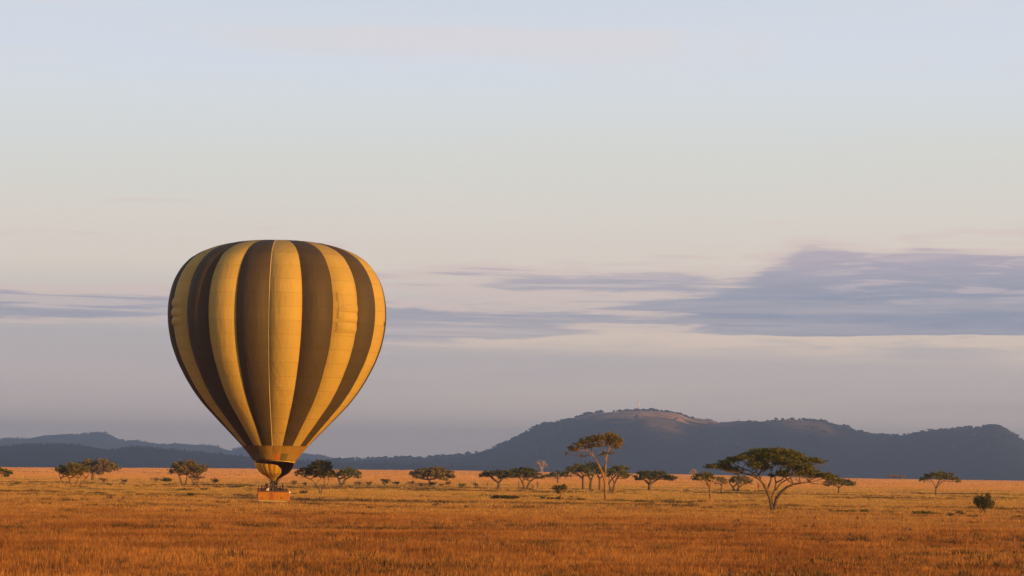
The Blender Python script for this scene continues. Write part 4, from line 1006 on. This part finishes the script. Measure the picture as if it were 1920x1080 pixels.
    for sy in (-1, 0, 1): MB().box((0, sy * (D / 2 - 0.08), -0.03), (W * 0.98, 0.09, 0.07)).build('skid', M_TAPE if sy == -1 else M_LEATHER, bk)
    for i, (dx, dz, ln) in enumerate(((-0.12, 0.80, 0.26), (-0.06, 0.58, 0.20), (0.0, 0.42, 0.16), (-0.10, 0.25, 0.22))):   # worn emblem strokes on the middle panel
        MB().tube([(-0.13 + dx - ln / 2 + 0.1 * t, f - 0.075, dz + 0.05 * math.sin(3.1 * t)) if False else (-0.13 + dx + ln * (t - 0.5), f - 0.072, dz + 0.06 * math.sin(3.1 * t)) for t in np.linspace(0, 1, 6)], 0.022, 5).build('emblem_stroke', M_LOGO, bk)
    for x in (-1.35, 1.0): MB().box((x, f - 0.06, 0.33), (0.2, 0.04, 0.13)).build('foot_hole', M_LEATHER, bk)
    # uprights
    for x0, x1, d in ((494.5, 498.5, -0.5), (498.5, 499.4, 0.5), (506.5, 507.5, -0.6), (509.2, 509.4, 0.6), (518.2, 518.0, 0.6), (520.4, 519.4, -0.6), (528.5, 528.2, 0.5), (532.2, 530.2, -0.5)):
        outer = x0 < 500 or x0 > 525; top = 31.5 if outer else 33.5
        MB().tube([px(x0, 16.8, d), px((x0 + x1) / 2, (16.8 + top) / 2, d * 0.9), px(x1, top, d * 0.75)], 0.065, 6).build('upright', M_SLEEVE, root)
    bn = MB()
    for (a, b) in (((507.5, -0.45), (519.4, -0.45)), ((519.4, -0.45), (519.4, 0.45)), ((519.4, 0.45), (507.5, 0.45)), ((507.5, 0.45), (507.5, -0.45))): bn.tube([px(a[0], 33.5, a[1]), px(b[0], 33.5, b[1])], 0.04, 6)
    bn = bn.build('burner_frame', M_STEEL, root)
    for x, d in ((511.2, -0.22), (516.2, -0.22), (511.2, 0.24), (516.2, 0.24)):
        MB().tube([px(x, 28.8, d), px(x, 30, d), px(x, 36.6, d), px(x, 37.2, d)], [0.12, 0.18, 0.23, 0.21], 12).build('burner_can', M_STEEL, bn)
        ring = [(px(x, 36.4, d)[0] + 0.2 * math.cos(t), d + 0.2 * math.sin(t), 36.4 * BS) for t in np.linspace(0, 6.283, 13)]
        MB().tube(ring, 0.025, 5, False).build('coil', M_STEEL, bn)
        MB().tube([px(x, 29, d), px(x - 1, 22, d * 1.5), px(x - 3 if x < 513 else x + 3, 12, d * 2)], 0.02, 5).build('fuel_hose', M_LEATHER, bn)
    # steel cables from the burner frame to the mouth, from the basket corners to the frame
    for j in range(16):
        phi = 2 * math.pi * (j + 0.5) / 16; m0 = pt(866.5 - 3.0 * max(0, math.cos(phi)) + 1.6 * math.sin(phi), 37.4, phi)
        e = px(507.5 if math.sin(phi) < 0 else 519.4, 33.5, -0.45 if math.cos(phi) > 0 else 0.45)
        MB().tube([m0, e], 0.010, 4).build('flying_wire', M_STEEL, root)
    for sx in (-1, 1):
        for sy in (-1, 1): MB().tube([(sx * hw * 0.93, sy * D / 2, Hh), px(507.5 if sx < 0 else 519.4, 33.5, sy * 0.45)], 0.010, 4).build('basket_wire', M_STEEL, root)
    for x in (505.5, 521.5): MB().tube([px(x, 1.5, 0.35), px(x, 2.2, 0.35), px(x, 15, 0.35), px(x, 16.4, 0.35)], [0.15, 0.19, 0.19, 0.10], 12).build('fuel_tank', M_STEEL, root)
    return root, origin
balloon, BORG = build_balloon()

# ------------------------------------------------------------------ people in the basket
def build_people():
    sk = noisy('skin', (0.30, 0.17, 0.11), (0.36, 0.21, 0.14), 8, 0.6, 0); hair = noisy('hair', (0.03, 0.02, 0.015), (0.06, 0.04, 0.03), 20, 0.7, 0)
    cloth = {n: noisy(n + '_jacket', c, tuple(v * 1.3 for v in c), 6, 0.85, 0.2) for n, c in dict(dark=(0.045, 0.03, 0.035), maroon=(0.12, 0.03, 0.035), brown=(0.13, 0.075, 0.05), cream=(0.62, 0.52, 0.42), khaki=(0.26, 0.2, 0.12), navy=(0.04, 0.04, 0.07)).items()}
    trousers = noisy('trousers', (0.06, 0.05, 0.045), (0.09, 0.08, 0.07), 6, 0.9, 0.2)
    def body(raise_arm):
        J = {'pelvis': (0, 0, .95, .15, .11), 'waist': (0, 0, 1.10, .14, .10), 'chest': (0, 0, 1.32, .17, .115), 'neck': (0, 0, 1.50, .06, .06), 'chin': (0, -.02, 1.57, .07, .08), 'head': (0, -.005, 1.66, .078, .10), 'crown': (0, .005, 1.735, .05, .06), 'nose': (0, -.115, 1.635, .014, .02)}
        Ed = [('pelvis', 'waist'), ('waist', 'chest'), ('chest', 'neck'), ('neck', 'chin'), ('chin', 'head'), ('head', 'crown'), ('head', 'nose')]
        for s, n in ((-1, 'l'), (1, 'r')):
            J['sh' + n] = (s * .19, 0, 1.41, .062, .062); Ed.append(('chest', 'sh' + n))
            if raise_arm and s > 0: J['el' + n] = (s * .30, -.05, 1.62, .045, .045); J['wr' + n] = (s * .26, -.10, 1.86, .032, .032); ha = (s * .25, -.11, 1.96); fd = (0, -.02, .09)
            else: J['el' + n] = (s * .25, -.06, 1.15, .048, .048); J['wr' + n] = (s * .20, -.28, 1.13, .033, .033); ha = (s * .19, -.37, 1.12); fd = (0, -.08, -.03)
            J['ha' + n] = ha + (.036, .022); Ed += [('sh' + n, 'el' + n), ('el' + n, 'wr' + n), ('wr' + n, 'ha' + n)]
            for q in range(4): J[f'f{q}' + n] = (ha[0] + (q - 1.5) * .022, ha[1] + fd[1] * (1 - .12 * abs(q - 1.3)), ha[2] + fd[2], .009, .009); Ed.append(('ha' + n, f'f{q}' + n))
            J['th' + n] = (ha[0] - s * .06, ha[1] + fd[1] * .2, ha[2] + fd[2] * .3 + .02, .010, .010); Ed.append(('ha' + n, 'th' + n))
            J['hip' + n] = (s * .10, 0, .88, .095, .095); J['kn' + n] = (s * .11, -.02, .48, .062, .062); J['an' + n] = (s * .11, .02, .09, .045, .045); J['to' + n] = (s * .12, -.15, .04, .04, .035)
            Ed += [('pelvis', 'hip' + n), ('hip' + n, 'kn' + n), ('kn' + n, 'an' + n), ('an' + n, 'to' + n)]
        ks = list(J); me = bpy.data.meshes.new('person'); me.from_pydata([J[k][:3] for k in ks], [(ks.index(a), ks.index(b)) for a, b in Ed], [])
        o = bpy.data.objects.new('person', me); col.objects.link(o); md = o.modifiers.new('skin', 'SKIN')
        for i, k in enumerate(ks): me.skin_vertices[0].data[i].radius = J[k][3:5]
        me.skin_vertices[0].data[0].use_root = True
        o.modifiers.new('sub', 'SUBSURF').levels = 1
        dg = bpy.context.evaluated_depsgraph_get(); m2 = bpy.data.meshes.new_from_object(o.evaluated_get(dg)); col.objects.unlink(o); bpy.data.objects.remove(o)
        m2.materials.clear()
        for mm in (cloth['dark'], sk, trousers): m2.materials.append(mm)
        for p in m2.polygons:
            c = p.center; p.use_smooth = True
            hand = (c.z > 1.80 and abs(c.x) > .15) or (c.y < -.27 and c.z < 1.3 and abs(c.x) > .1)
            p.material_index = 1 if ((c.z > 1.49 and abs(c.x) < .13) or hand) else 2 if c.z < .92 else 0
        # hair: a cap over the skull
        V = []; Fc = []; n = 12
        for i in range(6):
            th = i / 5 * 1.75
            for j in range(n):
                a = 2 * math.pi * j / n; back = 1.0 + 0.25 * max(0, math.sin(a)) * (i / 5); r = math.sin(min(th, 1.57)) * .096
                V.append((r * math.cos(a) * .95, .012 + r * math.sin(a) * 1.15 * back * (1 if math.sin(a) > -.2 else .92), 1.665 + .105 * math.cos(th) * (1 if math.sin(a) > -.3 else max(.45, math.cos(th)) / max(math.cos(th), .3) if math.cos(th) > .3 else 1)))
        for i in range(5):
            for j in range(n): Fc.append((i * n + j, (i + 1) * n + j, (i + 1) * n + (j + 1) % n, i * n + (j + 1) % n))
        hm = bpy.data.meshes.new('hair'); hm.from_pydata(V, [], Fc); hm.materials.append(hair)
        hm.polygons.foreach_set('use_smooth', [True] * len(hm.polygons))
        return m2, hm
    calm, up = body(False), body(True)
    who = [  # pixel x, head top pixel y, depth, turn, jacket, arm up, label
        (486.0, 916.0, -.45, 20, 'maroon', 0, 'passenger in maroon jacket at the dark corner post of the basket'),
        (489.8, 914.6, .35, -10, 'dark', 0, 'passenger in dark jacket second from the dark corner post'),
        (493.6, 914.4, -.40, 15, 'maroon', 0, 'passenger in maroon jacket beside the outermost upright rod'),
        (497.0, 914.0, .40, 0, 'navy', 1, 'passenger with raised arm between the leaning upright rods'),
        (503.2, 914.6, -.50, 10, 'cream', 0, 'passenger in cream shirt next to the middle basket panel'),
        (507.6, 914.2, .30, -25, 'brown', 0, 'passenger in brown jacket behind the burner upright'),
        (513.8, 911.8, .05, 5, 'khaki', 1, 'pilot in khaki shirt standing under the burner with one arm raised'),
        (521.4, 912.6, -.35, -15, 'dark', 0, 'tall passenger in dark jacket just past the burner'),
        (524.8, 912.2, .30, 0, 'navy', 1, 'passenger in navy jacket with raised arm past the burner'),
        (528.2, 914.0, -.45, 25, 'dark', 0, 'passenger in dark jacket beside the far leaning upright rod'),
        (533.0, 914.8, .10, -5, 'khaki', 0, 'passenger in khaki jacket near the basket end with the white bundle'),
        (537.4, 916.2, -.40, -20, 'brown', 0, 'passenger in brown jacket nearest to the white bundle')]
    for x, ytop, d, turn, c, arm, label in who:
        m2, hm = up if arm else calm
        o = bpy.data.objects.new('person', m2); col.objects.link(o)
        ytop -= 2.2; ht = (938.5 - ytop) * BS - 0.10; sc = 0.93 if ht < 1.66 else 0.97
        o.scale = (sc,) * 3; o.location = BORG + Vector(((x - 513) * BS, d, max(0.095, ht - 1.775 * sc + 0.10)))
        o.rotation_euler = (0, 0, R(turn))
        o.material_slots[0].link = 'OBJECT'; o.material_slots[0].material = cloth[c]
        tag(o, label, 'person', 'people riding in the balloon basket')
        h = bpy.data.objects.new('hair', hm); col.objects.link(h); h.parent = o
    # white bundle over the end of the rim
    p = BORG + Vector(((542 - 513) * BS + 0.04, -.45, 15.6 * BS)); V = []; Fc = []; n = 14
    for i in range(8):
        th = math.pi * i / 7
        for j in range(n):
            a = 2 * math.pi * j / n; w = 1 + .12 * math.sin(3 * a + i)
            V.append((.16 * math.sin(th) * math.cos(a) * w, .20 * math.sin(th) * math.sin(a) * w, .15 * math.cos(th) - .05 * math.cos(a) * math.sin(th)))
    for i in range(7):
        for j in range(n): Fc.append((i * n + j, (i + 1) * n + j, (i + 1) * n + (j + 1) % n, i * n + (j + 1) % n))
    o = mesh_obj('cloth_bundle', V, Fc, M_CREAM, None, True); o.location = p
    tag(o, 'small white cloth bundle hung over the end of the basket rim', 'bundle')
build_people()
